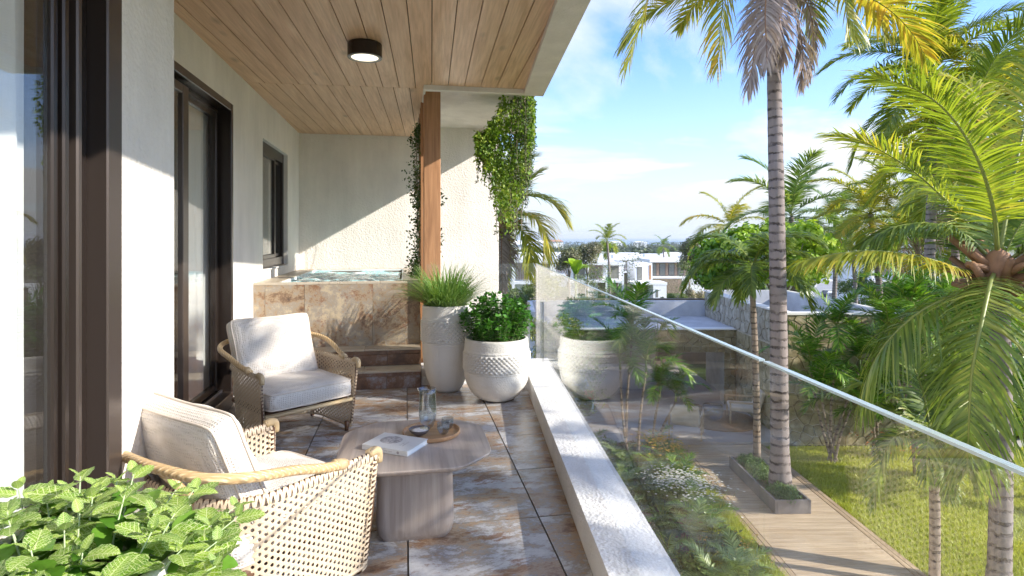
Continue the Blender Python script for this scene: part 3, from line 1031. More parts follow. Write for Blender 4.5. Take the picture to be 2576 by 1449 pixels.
def fleaf(seed):
    rg = random.Random(seed)
    L = 0.064; W = 0.0225
    nu, nv_ = 12, 6
    vs = []; fs = []
    cup = rg.uniform(0.15, 0.4); bend = rg.uniform(0.1, 0.5)
    for i in range(nu+1):
        u = i/nu
        w = W*(math.sin(math.pi*min(1, u**0.82))**0.62) if 0 < u < 1 else 0.0008
        for j in range(nv_+1):
            q = -1+2*j/nv_
            x = 0.006 + L*u
            y = w*q
            z = cup*abs(y)*0.6 - bend*L*u*u*0.6 + 0.0012*math.sin(u*24)*abs(q)
            vs.append((x, y, z))
    for i in range(nu):
        for j in range(nv_):
            a = i*(nv_+1)+j; fs.append((a, a+nv_+1, a+nv_+2, a+1))
    vs += [(0, -0.0008, 0), (0, 0.0008, 0)]
    n0 = len(vs)
    fs.append((n0-2, 3, 3+nv_+1-3, n0-1)) if False else None
    fs = [f for f in fs if f]
    return MB().add(vs, fs).mesh('leaf', FITT, True)
FL = [fleaf(i) for i in range(5)]
fit = thing('nerve_plant', (-0.985, 1.30, 0.82), 'leafy nerve plant with white veined light green leaves in the foreground', 'plant')
rg = random.Random(21)
stm = MB(); nleaf = 0
tips = []
tries = 0
while len(tips) < 50 and tries < 4000:
    tries += 1
    a = rg.random()*2*math.pi; q = math.sqrt(rg.random())
    x, y = 0.39*q*math.cos(a), 0.34*q*math.sin(a)
    if all((x-c[0])**2+(y-c[1])**2 > 0.057**2 for c in tips): tips.append((x, y, q))
tips.sort(key=lambda c: c[1])
for (x, y, q) in tips:
    top = Vector((x, y, 0.03+0.175*math.sqrt(max(0, 1-q*q))*rg.uniform(0.75, 1.10)))
    bot = Vector((x*0.62, y*0.62, -0.02))
    stm.tube([bot, (bot+top)/2+Vector((0, 0, 0.015)), top], [0.0026, 0.0022, 0.0012], 6)
    k = 0; d = 0.0; a0 = rg.random()*6.28
    L = (top-bot).length
    while k < 3:
        f = 1-d/L
        p_ = bot.lerp(top, f)
        sc = min(1.42, 0.50+0.5*k)*rg.uniform(0.85, 1.15)
        for sgn in (0, math.pi):
            az = a0 + k*math.pi/2 + sgn + rg.uniform(-.25, .25)
            el = {0: 0.95, 1: 0.35}.get(k, 0.08) + rg.uniform(-.22, .22)
            M = Matrix.Translation(p_) @ Matrix.Rotation(az, 4, 'Z') @ Matrix.Rotation(-el, 4, 'Y') @ Matrix.Rotation(rg.uniform(-.35, .35), 4, 'X') @ Matrix.Scale(sc, 4)
            if nleaf < 300:
                link('leaf', FL[rg.randrange(5)], fit, MATS[fit.name] @ M)
            nleaf += 1
        k += 1
        d += 0.014 if k == 1 else (0.034 if k == 2 else 0.04)
stm.build('stems', m_plain('pale_stem', (0.42, 0.52, 0.30), 0.6), fit, True, world=False)
# inner leaves that fill the plant, same leaf shape, joined
rng = np.random.default_rng(5)
V = []; Fq = []; off_ = 0
for i in range(330):
    me_ = FL[i % 5]
    co = np.empty(len(me_.vertices)*3); me_.vertices.foreach_get('co', co); co = co.reshape(-1, 3)
    nf = len(me_.polygons); lv = np.empty(nf*4, dtype=np.int32); me_.loops.foreach_get('vertex_index', lv)
    q = rng.normal(size=3); q /= np.linalg.norm(q); q[2] = abs(q[2])
    c_ = q*(0.35+0.6*rng.random())*np.array([0.31, 0.27, 0.17])+[0, 0, 0.0]
    az = math.atan2(q[1], q[0])+rng.normal(0, 0.7); el = rng.normal(0.1, 0.35)
    M_ = Matrix.Rotation(az, 3, 'Z') @ Matrix.Rotation(-el, 3, 'Y') @ Matrix.Rotation(rng.normal(0, .3), 3, 'X')
    V.append(co @ np.array(M_).T*rng.uniform(0.85, 1.3)+c_); Fq.append(lv+off_); off_ += len(co)
Fq = np.concatenate(Fq)
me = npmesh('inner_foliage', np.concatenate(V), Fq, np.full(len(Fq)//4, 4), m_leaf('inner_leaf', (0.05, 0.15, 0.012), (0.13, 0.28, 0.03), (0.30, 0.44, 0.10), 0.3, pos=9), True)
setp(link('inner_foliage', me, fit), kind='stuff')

# ------------------------------------------------------------------ wicker armchairs
CANE = NT('cane')
v = CANE.coord()
c = CANE.mix(CANE.noise(v, 45, 4), (0.58, 0.44, 0.285), (0.76, 0.63, 0.465))
c = CANE.mix(CANE.math('MULTIPLY', CANE.island(), 0.45), c, (0.66, 0.53, 0.38))
CANE = CANE.done(CANE.bsdf(c, 0.42))
m = NT('rattan_wrap')
v = m.coord()
w1 = m.n('ShaderNodeTexWave', wave_type='BANDS', bands_direction='DIAGONAL'); w1.inputs['Scale'].default_value = 24
m.set(w1.inputs['Vector'], v); w1.inputs['Distortion'].default_value = 2.5
w2 = m.n('ShaderNodeTexWave', wave_type='BANDS', bands_direction='X'); w2.inputs['Scale'].default_value = 17
m.set(w2.inputs['Vector'], m.coord(rot=(0.3, 0.2, -0.9))); w2.inputs['Distortion'].default_value = 2.0
h = m.math('MULTIPLY', w1.outputs['Fac'], w2.outputs['Fac'])
c = m.mix(h, (0.52, 0.35, 0.17), (0.74, 0.57, 0.33))
RATTAN = m.done(m.bsdf(c, 0.38, normal=m.bump(h, 0.7, 0.006)))
m = NT('cane_binding')
v = m.coord()
w1 = m.n('ShaderNodeTexWave', wave_type='BANDS', bands_direction='X'); w1.inputs['Scale'].default_value = 50
m.set(w1.inputs['Vector'], v); w1.inputs['Distortion'].default_value = 0.6
c = m.mix(w1.outputs['Fac'], (0.52, 0.36, 0.18), (0.76, 0.58, 0.34))
BIND = m.done(m.bsdf(c, 0.38, normal=m.bump(w1.outputs['Fac'], 0.7, 0.004)))
DARKW = m_plain('dark_leg', (0.12, 0.06, 0.03), 0.5)

m = NT('chunky_weave')
v = m.coord()
ws = []
for d_ in 'XYZ':
    w_ = m.n('ShaderNodeTexWave', wave_type='BANDS', bands_direction=d_); w_.inputs['Scale'].default_value = 23
    m.set(w_.inputs['Vector'], v); w_.inputs['Distortion'].default_value = 1.6; w_.inputs['Detail'].default_value = 2
    w_.inputs['Detail Scale'].default_value = 3
    ws.append(w_.outputs['Fac'])
h = m.math('ADD', m.math('MAXIMUM', m.math('MAXIMUM', ws[0], ws[1]), ws[2]), m.math('MULTIPLY', m.noise(v, 90, 4), 0.6))
hole = m.ramp(m.math('MAXIMUM', m.math('MAXIMUM', ws[0], ws[1]), ws[2]), [(0.25, 1.0), (0.6, 0.0)])
c = m.mix(m.noise(v, 60, 4), (0.64, 0.58, 0.505), (0.78, 0.73, 0.665))
c = m.mix(m.math('MULTIPLY', hole, 0.32), c, (0.36, 0.31, 0.27))
pb_ = m.bsdf(c, 0.9, normal=m.bump(h, 0.75, 0.006), spec=0.15); pb_.inputs['Sheen Weight'].default_value = 0.2
WEAVE = m.done(pb_)
PIPING = m_plain('piping_cotton', (0.66, 0.58, 0.49), 0.8)

def cushion(a, bb_, th, dome, seed, pinch=0.05, N=30, wr=0.006):
    """half sizes a,b; band height th; domed top and bottom"""
    rg_ = random.Random(seed)
    k1, k2, k3 = [rg_.uniform(0, 6.28) for _ in range(3)]
    def plan(u, w):
        x = a*u*(1-pinch+pinch*w*w); y = bb_*w*(1-pinch+pinch*u*u)
        rr = 0.07*min(a, bb_)*((abs(u)*abs(w))**6)
        return x*(1-rr/a), y*(1-rr/bb_)
    vs = []; fs = []
    idx = {}
    for sgn in (1, -1):
        for i in range(N+1):
            for j in range(N+1):
                u = -1+2*i/N; w = -1+2*j/N
                x, y = plan(u, w)
                e = (max(0, 1-abs(u)**3.2)*max(0, 1-abs(w)**3.2))**0.5
                cr = (1-e)*wr*math.sin(7*u+9*w+k1) + wr*0.7*math.sin(5*u-4*w+k2)*e
                z = sgn*(th/2 + dome*e + cr*(e if e < .2 else 1)*min(1, e*4))
                idx[(sgn, i, j)] = len(vs); vs.append((x, y, z))
        for i in range(N):
            for j in range(N):
                q_ = (idx[(sgn, i, j)], idx[(sgn, i+1, j)], idx[(sgn, i+1, j+1)], idx[(sgn, i, j+1)])
                fs.append(q_ if sgn > 0 else q_[::-1])
    ring = [(i, 0) for i in range(N)] + [(N, j) for j in range(N)] + [(N-i, N) for i in range(N)] + [(0, N-j) for j in range(N)]
    m_ = len(ring)
    midr = []
    for (i, j) in ring:
        t_ = Vector(vs[idx[(1, i, j)]]); midr.append(len(vs)); vs.append((t_.x*1.018, t_.y*1.018, 0.002*math.sin(i+j+k3)))
    for k in range(m_):
        i0, i1 = ring[k], ring[(k+1) % m_]
        fs.append((idx[(-1, *i0)], idx[(-1, *i1)], midr[(k+1) % m_], midr[k]))
        fs.append((midr[k], midr[(k+1) % m_], idx[(1, *i1)], idx[(1, *i0)]))
    pipe = MB()
    for sgn in (1, -1):
        pts = [Vector(vs[idx[(sgn, i, j)]])*1.004 for (i, j) in ring]
        pts.append(pts[0])
        pipe.tube(pts, 0.0055, 6, cap=False)
    return MB().add(vs, fs), pipe

def upath():
    pts = []
    for i in range(13): pts.append((0.38-0.50*i/12, -0.40))
    for i in range(1, 15):
        a = math.pi/2*i/14; pts.append((-0.12-0.27*math.sin(a), -0.13-0.27*math.cos(a)))
    for i in range(1, 7): pts.append((-0.39, -0.13+0.26*i/6))
    for i in range(1, 15):
        a = math.pi/2*i/14; pts.append((-0.12-0.27*math.cos(a), 0.13+0.27*math.sin(a)))
    for i in range(1, 13): pts.append((-0.12+0.50*i/12, 0.40))
    return pts
UP = upath()
cum = [0]
for i in range(1, len(UP)): cum.append(cum[-1]+math.dist(UP[i], UP[i-1]))
ULEN = cum[-1]; HH = 0.540
import bisect
def upos(u):
    u = max(0, min(ULEN-1e-6, u))
    k = min(bisect.bisect_right(cum, u)-1, len(UP)-2)
    f = (u-cum[k])/(cum[k+1]-cum[k])
    x = UP[k][0]+(UP[k+1][0]-UP[k][0])*f; y = UP[k][1]+(UP[k+1][1]-UP[k][1])*f
    k0 = max(0, k-1); k1 = min(len(UP)-1, k+2)
    tx, ty = UP[k1][0]-UP[k0][0], UP[k1][1]-UP[k0][1]
    l = math.hypot(tx, ty)
    return x, y, ty/l, -tx/l
def surf(u, v_, off=0.0):
    x, y, nx_, ny_ = upos(u)
    nx_, ny_ = -nx_, -ny_
    f = 1-0.10*(1-v_/HH)
    return (x*f+nx_*off, y*f+ny_*off, 0.030+v_)
def ribbon(mb, uv, w, off0, amp, freq):
    vs = []; fs = []
    n = len(uv)
    for i, (u, v_) in enumerate(uv):
        a = uv[max(0, i-1)]; c_ = uv[min(n-1, i+1)]
        du, dv = c_[0]-a[0], c_[1]-a[1]; l = math.hypot(du, dv) or 1
        px, py = -dv/l*w/2, du/l*w/2
        o_ = off0 + amp*math.sin(freq*i)
        vs.append(surf(u+px, min(HH, max(0, v_+py)), o_-0.0007)); vs.append(surf(u, v_, o_+0.0010)); vs.append(surf(u-px, min(HH, max(0, v_-py)), o_-0.0007))
    for i in range(n-1):
        for k in range(2):
            fs.append((3*i+k, 3*i+3+k, 3*i+4+k, 3*i+1+k))
    mb.add(vs, fs)
def weave():
    mb = MB(); sp = 0.0265; wd = 0.0122
    for fam, ang in enumerate((90, 30, -30)):
        d = (math.cos(R(ang)), math.sin(R(ang))); nrm = (-d[1], d[0])
        offs = 0.5*sp if fam == 0 else 0.0
        K = int(3.0/sp)
        for k in range(-K, K+1):
            c0 = k*sp+offs
            # base point on the line n.x=c0 ; clip against [0,ULEN]x[0,HH]
            px, py = nrm[0]*c0, nrm[1]*c0
            lo, hi = -9.0, 9.0
            for (p0, dd, mn, mxx) in ((px, d[0], 0.004, ULEN-0.004), (py, d[1], 0.0, HH)):
                if abs(dd) < 1e-6:
                    if p0 < mn or p0 > mxx: lo, hi = 1, 0
                    continue
                a, b_ = (mn-p0)/dd, (mxx-p0)/dd
                if a > b_: a, b_ = b_, a
                lo, hi = max(lo, a), min(hi, b_)
            if hi-lo < 0.01: continue
            n = max(2, int((hi-lo)/0.0133)+1)
            uv = [(px+d[0]*(lo+(hi-lo)*i/(n-1)), py+d[1]*(lo+(hi-lo)*i/(n-1))) for i in range(n)]
            ribbon(mb, uv, wd, 0.0012*(fam-1), 0.0011, math.pi/1.0*0.98)
            # paired strand
    return mb
def lacing(mb):
    k = 0
    u = 0.006
    while u < ULEN-0.01:
        for side in (1, -1):
            pts = []
            for i in range(7):
                a = math.pi*(i/6)
                x, y, nx_, ny_ = upos(min(ULEN, max(0, u + side*(0.024*(i/6)-0.012))))
                off = -0.015*math.cos(a)
                pts.append(Vector((x-nx_*off, y-ny_*off, 0.030+HH-0.028+0.042*math.sin(a))))
            vs = []; fs = []
            for i, p_ in enumerate(pts):
                t_ = (pts[min(6, i+1)]-pts[max(0, i-1)]).normalized()
                x, y, nx_, ny_ = upos(u)
                tv = Vector((-ny_, nx_, 0))
                vs += [p_-tv*0.0055, p_+tv*0.0055]
            for i in range(6): fs.append((2*i, 2*i+1, 2*i+3, 2*i+2))
            mb.add(vs, fs)
        u += 0.0265
    for ux, y_ in ((0.38, -0.40), (0.38, 0.40)):
        v_ = 0.01
        while v_ < HH-0.03:
            for side in (1, -1):
                vs = []; fs = []
                f = 1-0.10*(1-v_/HH)
                for i in range(7):
                    a = math.pi*i/6
                    vv = v_ + side*(0.03*i/6-0.015)
                    px = ux*f - 0.032 + 0.044*math.sin(a); py = y_*f - 0.015*math.cos(a)
                    vs += [(px, py, 0.030+vv-0.0055), (px, py, 0.030+vv+0.0055)]
                for i in range(6): fs.append((2*i, 2*i+1, 2*i+3, 2*i+2))
                mb.add(vs, fs)
            v_ += 0.0265
    return mb

CG = 'woven cane armchairs on the balcony'
def make_chair(loc, rz, label):
    t = thing('wicker_armchair', loc, label, 'armchair', rz, CG)
    o_ = weave().build('woven_panel', CANE, t, True, world=False); o_['kind'] = 'stuff'
    o_ = lacing(MB()).build('cane_lacing', CANE, t, True, world=False); o_['kind'] = 'stuff'
    rim = [Vector(surf(ULEN*i/80, HH)) for i in range(81)]
    MB().tube(rim, 0.0095, 8).build('rim_core', DARKW, t, True, world=False)
    low = [Vector(surf(ULEN*i/80, 0.0)) for i in range(81)]
    MB().tube(low, 0.0095, 8).build('lower_rim', CANE, t, True, world=False)
    for sgn in (-1, 1):
        y = 0.40*sgn
        MB().tube([(0.342, y*0.905, 0.06), (0.361, y*0.955, 0.30), (0.372, y*0.99, 0.55)], 0.011, 8).build('front_post', DARKW, t, True, world=False)
        MB().tube(catmull([(0.325, y, 0.577), (0.365, y, 0.580), (0.388, y, 0.566), (0.392, y, 0.52)], 10), [0.0215]*6+[0.021, 0.020, 0.019, 0.018], 14).build('corner_binding', BIND, t, True, world=False)
        MB().tube([(0.125, y, 0.588), (0.18, y*1.0, 0.576)], [0.027, 0.025], 14).build('rail_binding', BIND, t, True, world=False)
        MB().tube([(-0.375, 0.19*sgn, 0.56), (-0.505, 0.20*sgn, 0.725)], 0.0165, 10).build('rail_support', RATTAN, t, True, world=False)
        for xx in (0.30, -0.25):
            MB().tube([(xx*1.06, 0.335*sgn, 0.0), (xx*1.06, 0.335*sgn, 0.075)], [0.016, 0.02], 10).build('leg', DARKW, t, True, world=False)
    rp = [(0.19, -0.398, 0.575), (0.05, -0.42, 0.605), (-0.12, -0.44, 0.655), (-0.30, -0.44, 0.69), (-0.44, -0.36, 0.715), (-0.51, -0.18, 0.735), (-0.525, 0, 0.74),
          (-0.51, 0.18, 0.735), (-0.44, 0.36, 0.715), (-0.30, 0.44, 0.69), (-0.12, 0.44, 0.655), (0.05, 0.42, 0.605), (0.19, 0.398, 0.575)]
    MB().tube(catmull(rp, 90), 0.0205, 14).build('top_rail', RATTAN, t, True, world=False)
    MB().bbox((-0.33, -0.345, 0.245), (0.325, 0.345, 0.285), 0.01).build('seat_base', DARKW, t, world=False)
    MB().tube([(0.352, -0.36, 0.262), (0.352, 0.36, 0.262)], 0.017, 12).build('seat_bar', BIND, t, True, world=False)
    cu, pi_ = cushion(0.37, 0.355, 0.115, 0.032, 3, 0.02)
    M = MATS[t.name] @ Matrix.Translation((0.035, 0, 0.368))
    s_ = cu.build('seat_cushion', WEAVE, t, True, M=M, world=False)
    pi_.build('piping', PIPING, s_, True, world=False)
    cu, pi_ = cushion(0.345, 0.285, 0.09, 0.055, 8, 0.06, wr=0.009)
    # local: x width -> chair y, y height -> up, z thickness -> forward
    M = MATS[t.name] @ Matrix.Translation((-0.262, -0.02, 0.645)) @ Matrix.Rotation(R(-22), 4, 'Y') @ Matrix(((0, 0, 1, 0), (1, 0, 0, 0), (0, 1, 0, 0), (0, 0, 0, 1)))
    s_ = cu.build('back_cushion', WEAVE, t, True, M=M, world=False)
    pi_.build('piping', PIPING, s_, True, world=False)
    return t
def copy_thing(t, loc, rz, label):
    r = t.copy(); COL.objects.link(r)
    r.location = loc; r.rotation_euler = (0, 0, rz); r['label'] = label
    MATS[r.name] = Matrix.Translation(Vector(loc)) @ Matrix.Rotation(rz, 4, 'Z')
    for ch in list(t.children):
        c_ = ch.copy(); COL.objects.link(c_); c_.parent = r
        for g_ in list(ch.children):
            d_ = g_.copy(); COL.objects.link(d_); d_.parent = c_
    return r
bpy.context.view_layer.update()
ch1 = make_chair((-1.83, 4.85, 0), math.atan2(-0.69, 0.72), 'farther woven cane armchair by the sliding door, facing the table with its cushions in view')
bpy.context.view_layer.update()
ch2 = copy_thing(ch1, (-1.19, 2.72, 0), math.atan2(0.838, 0.546), 'nearer woven cane armchair seen from behind, beside the white veined plant')

# ------------------------------------------------------------------ coffee table
TAUPE_T = m_wood('taupe_wood_top', (0.33, 0.26, 0.22), (0.46, 0.385, 0.335), (0.53, 0.46, 0.405), axis=1, sc=0.8, rough=0.42, knots=False, bump=0.08)
TAUPE_B = m_wood('taupe_wood_base', (0.31, 0.245, 0.205), (0.43, 0.355, 0.305), (0.51, 0.435, 0.38), axis=2, sc=0.8, rough=0.5, knots=True, bump=0.08)
tb = thing('coffee_table', (-0.54, 3.27, 0), 'low taupe wooden coffee table with a rounded octagonal top on a block base', 'table', TH)
def squircle(a, n_, k=96, rot=0.0):
    pts = []
    for i in range(k):
        an = 2*math.pi*i/k + rot
        c_, s_ = math.cos(an), math.sin(an)
        r_ = a/((abs(c_)**n_+abs(s_)**n_)**(1/n_))
        r_ = sum((max(1e-6, math.cos(an-rot-q_*math.pi/4))/(a*(1.0 if q_ % 2 == 0 else 1.10)))**26 for q_ in range(8))**(-1/26)
        pts.append((r_*c_, r_*s_))
    return pts
def slabshape(rings, name, mat, par, **kw):
    vs = []; fs = []
    k = len(rings[0][0])
    for pts, z in rings:
        vs += [(x, y, z) for x, y in pts]
    for r_ in range(len(rings)-1):
        for i in range(k):
            a = r_*k+i; c_ = r_*k+(i+1) % k
            fs.append((a, c_, c_+k, a+k))
    fs.append(tuple(range(k-1, -1, -1))); fs.append(tuple(range((len(rings)-1)*k, len(rings)*k)))
    o_ = MB().add(vs, fs).build(name, mat, par, world=False, **kw)
    return smooth_angle(o_, 40)
slabshape([(squircle(0.375, 4.0), 0.428), (squircle(0.402, 4.0), 0.449), (squircle(0.404, 4.0), 0.457), (squircle(0.401, 4.0), 0.4605)], 'table_top', TAUPE_T, tb)
def rrect(a, c, r_, k=8):
    pts = []
    for (sx_, sy_, a0) in ((1, 1, 0), (-1, 1, 90), (-1, -1, 180), (1, -1, 270)):
        for i in range(k+1):
            an = R(a0+90*i/k)
            pts.append((sx_*(a-r_)+r_*math.cos(an), sy_*(c-r_)+r_*math.sin(an)))
    return pts
slabshape([(rrect(0.175, 0.165, 0.05), 0.0), (rrect(0.195, 0.185, 0.06), 0.03), (rrect(0.205, 0.195, 0.05), 0.09), (rrect(0.196, 0.186, 0.045), 0.428)], 'table_base', TAUPE_B, tb)

tray = thing('round_tray', (-0.465, 3.40, 0.461), 'round light wood tray on the coffee table carrying the carafe and glasses', 'tray')
TRAYW = m_wood('tray_wood', (0.30, 0.16, 0.08), (0.46, 0.27, 0.14), (0.56, 0.36, 0.21), axis=0, sc=1.6, rough=0.4, knots=False)
o = MB().lathe([(0.150, 0.0), (0.160, 0.003), (0.1655, 0.010), (0.1655, 0.024), (0.163, 0.0265), (0.159, 0.0255), (0.156, 0.014), (0.150, 0.0095), (0.001, 0.009)], 72).build('tray_dish', TRAYW, tray, world=False)
smooth_angle(o, 40)
GREYG = m_glass('smoky_glass', (0.83, 0.86, 0.88), 0.08, refl=1.3)
def glassware(name, loc, prof, label, cat, flute=0, amp=0.0, group=None, part='glass_body', spout=False):
    t = thing(name, loc, label, cat, 0.4, group)
    full = prof + [(max(0.0005, r_-0.0022), z_) for r_, z_ in prof[::-1]]
    full[-1] = (0.0005, prof[0][1]+0.006)
    zt_ = max(z_ for _, z_ in prof)
    def fn(i, k, r_, z_):
        d_ = amp*math.cos(flute*2*math.pi*k/64) if flute and z_ > 0.01 else 0
        if spout and z_ > zt_*0.93:
            a_ = 2*math.pi*k/64-math.pi*0.86
            d_ += 0.014*math.exp(-(math.atan2(math.sin(a_), math.cos(a_))/0.3)**2)*((z_-zt_*0.93)/(zt_*0.07))
        return d_
    o_ = MB().lathe(full, 64, func=fn).build(part, GREYG, t, True, world=False)
    return t
car = glassware('glass_carafe', (-0.498, 3.475, 0.4705), [(0.002, 0), (0.022, 0.001), (0.034, 0.012), (0.047, 0.045), (0.053, 0.085), (0.0535, 0.12), (0.050, 0.17), (0.0485, 0.205), (0.0495, 0.236)], 'tall smoky glass carafe with a pouring lip at the back of the tray', 'carafe', 10, 0.0006, spout=True)
GG = 'small glasses on the tray'
gp_ = [(0.002, 0), (0.014, 0.001), (0.026, 0.012), (0.036, 0.034), (0.0375, 0.048), (0.035, 0.064), (0.036, 0.068)]
glassware('drinking_glass', (-0.392, 3.365, 0.4705), gp_, 'front round bellied drinking glass on the wooden tray', 'glass', 8, 0.0012, GG)
glassware('drinking_glass', (-0.378, 3.455, 0.4705), gp_, 'rear drinking glass on the tray, half hidden by the front one', 'glass', 8, 0.0012, GG)
bowl = thing('salt_bowl', (-0.527, 3.345, 0.4705), 'small dark grey bowl of white sugar crystals with a glass spoon on the tray', 'bowl')
o = MB().lathe([(0.018, 0), (0.022, 0.003), (0.045, 0.018), (0.060, 0.038), (0.0605, 0.040), (0.058, 0.0395), (0.044, 0.022), (0.001, 0.012)], 48).build('bowl_shell', m_plain('dark_ceramic', (0.11, 0.10, 0.11), 0.35), bowl, True, world=False)
MB().lathe([(0.0525, 0.031), (0.03, 0.034), (0.001, 0.0355)], 40).build('sugar', m_plain('sugar_white', (0.75, 0.74, 0.74), 0.5, bump=0.8, sc=400), bowl, True, world=False)
rng = np.random.default_rng(9)
mbx = MB()
for i in range(120):
    a = rng.random()*6.28; r_ = 0.03*rng.random()**.5
    x, y = 0.028+r_*math.cos(a), 0.022+r_*0.8*math.sin(a)
    if x*x+y*y > 0.052**2: continue
    s_ = 0.0012+0.001*rng.random(); z_ = 0.033+0.012*rng.random()*(1-r_/0.03)
    mbx.box((x-s_, y-s_, z_-s_), (x+s_, y+s_, z_+s_))
setp(mbx.build('sugar_crystals', m_plain('crystal_gold', (0.75, 0.68, 0.5), 0.15, spec=0.9), bowl, world=False), kind='stuff')
MB().tube([(0.02, 0.01, 0.036), (0.045, 0.035, 0.052), (0.075, 0.065, 0.072)], [0.009, 0.003, 0.0035], 10).build('spoon', GREYG, bowl, True, world=False)

# book
zt0 = 0.461
c1, c2, c3, c4 = Vector((-0.80, 3.16, 0)), Vector((-0.724, 3.35, 0)), Vector((-0.46, 3.24, 0)), Vector((-0.548, 3.04, 0))
bang = math.atan2((c3-c2).y, (c3-c2).x)
bc = (c1+c2+c3+c4)/4
bk = thing('hardback_book', (bc.x, bc.y, zt0), 'white hardback book with a grey oval print lying on the coffee table', 'book', bang)
bw, bh = 0.143, 0.105
COVER = m_plain('book_cover', (0.66, 0.655, 0.64), 0.45, var=0.02)
MB().bbox((-bw, -bh, 0.0245), (bw, bh, 0.0275), 0.001).build('cover', COVER, bk, world=False)
MB().bbox((-bw, -bh, 0.0), (bw, bh, 0.003), 0.001).build('cover', COVER, bk, world=False)
MB().bbox((-bw, -bh-0.001, 0.0), (bw, -bh+0.003, 0.0275), 0.001).build('spine', COVER, bk, world=False)
MB().bbox((-bw+0.004, -bh+0.003, 0.0031), (bw-0.005, bh-0.005, 0.0244), 0.0005).build('pages', m_plain('paper', (0.80, 0.79, 0.77), 0.8, var=0.03), bk, world=False)
INK = m_plain('grey_ink', (0.33, 0.30, 0.30), 0.6, var=0.35, sc=300)
INK2 = m_plain('soft_ink', (0.45, 0.44, 0.43), 0.6)
pm_ = MB()
N_ = 48
ring0 = [(-0.035+0.062*math.cos(2*math.pi*i/N_), 0.012+0.058*math.sin(2*math.pi*i/N_), 0.0278) for i in range(N_)]
pm_.add(ring0, [tuple(range(N_))])
pm_.build('oval_print', m_plain('oval_print', (0.44, 0.41, 0.40), 0.6, var=0.45, sc=500), bk, world=False)
rgb_ = random.Random(4)
def glyphs(x0, y0, n_, h_, horiz=True, z_=0.0279):
    mb_ = MB(); x_ = 0
    for i in range(n_):
        w_ = h_*rgb_.uniform(0.4, 0.75)
        if rgb_.random() < 0.15: x_ += h_*0.5; continue
        for (a, b_, c_, d_) in ((0, 0, 0.18*w_, h_), (0.82*w_, 0, w_, h_), (0.18*w_, (h_*0.42), 0.82*w_, h_*0.55)):
            if horiz: mb_.box((x0+b_, y0+x_+a, z_-0.0003), (x0+d_, y0+x_+c_, z_))
        x_ += w_+h_*0.22
    return mb_
glyphs(0.050, -0.050, 6, 0.011).build('cover_lettering', INK2, bk, world=False)
glyphs(0.068, -0.050, 11, 0.009).build('cover_lettering', INK2, bk, world=False)
sm = MB()
sm.add([(0.085+0.0075*math.cos(2*math.pi*i/24), -bh-0.0013, 0.0138+0.0075*math.sin(2*math.pi*i/24)) for i in range(24)], [tuple(range(24))[::-1]])
for i in range(9):
    if i == 4: continue
    x_ = 0.0+i*0.0055
    sm.box((x_, -bh-0.0014, 0.010), (x_+0.0012, -bh-0.0011, 0.0165)); sm.box((x_+0.0012, -bh-0.0014, 0.0125), (x_+0.0035, -bh-0.0011, 0.014))
sm.build('spine_print', INK, bk, world=False)
# ------------------------------------------------------------------ terrain, sea
def gz(D):
    if D < 22: return -3.25
    if D < 100: return -3.25 - 0.072*(D-22)
    if D < 400: return -8.87 - 0.02*(D-100)
    if D < 2450: return -14.87 - 0.0080*(D-400)
    return -31.3
b = MB()
Ds = [-60, -20, 4, 10, 16, 22, 30, 40, 55, 75, 100, 130, 170, 220, 300, 400, 600, 900, 1300, 1800, 2300, 2450]
vs = []; fs = []
NX = 24
for j, D in enumerate(Ds):
    w = 60+abs(D)*1.5
    for i in range(NX+1):
        x = -w + 2*w*i/NX
        zz_ = gz(D) + (1.2*math.sin(x*0.013+D*0.008)*(min(1, max(0, (D-300)/600))))
        if j == len(Ds)-1: zz_ = -33.0
        vs.append((x, D, zz_ if D > 0 else -3.25))
for j in range(len(Ds)-1):
    for i in range(NX):
        a = j*(NX+1)+i; fs.append((a, a+1, a+NX+2, a+NX+1))
m = NT('land')
v = m.coord()
n1 = m.noise(v, 0.35, 10, 0.65)
n2 = m.noise(v, 0.02, 8, 0.7)
c = m.ramp(m.math('ADD', m.math('MULTIPLY', n1, 0.5), m.math('MULTIPLY', n2, 0.5)), [(0.38, (0.035, 0.06, 0.02)), (0.5, (0.07, 0.10, 0.035)), (0.6, (0.17, 0.16, 0.10)), (0.7, (0.30, 0.27, 0.21))])
LAND = m.done(m.bsdf(c, 0.95, spec=0.1))
o = MB().add(vs, fs).build('ground', LAND, None, True); o['kind'] = 'structure'
m = NT('sea')
v = m.coord(scale=(0.01, 0.004, 1))
m_sea = m.done(m.bsdf(m.mix(m.noise(v, 1.0, 6), (0.05, 0.17, 0.25), (0.08, 0.22, 0.30)), 0.35, normal=m.bump(m.noise(m.coord(scale=(.2, .2, 1)), 1.0, 4), 0.3, 0.5)))
o = MB().add([(-60000, 2300, -31.0), (60000, 2300, -31.0), (60000, 26000, -31.0), (-60000, 26000, -31.0)], [(0, 1, 2, 3)]).build('sea', m_sea); o['kind'] = 'structure'

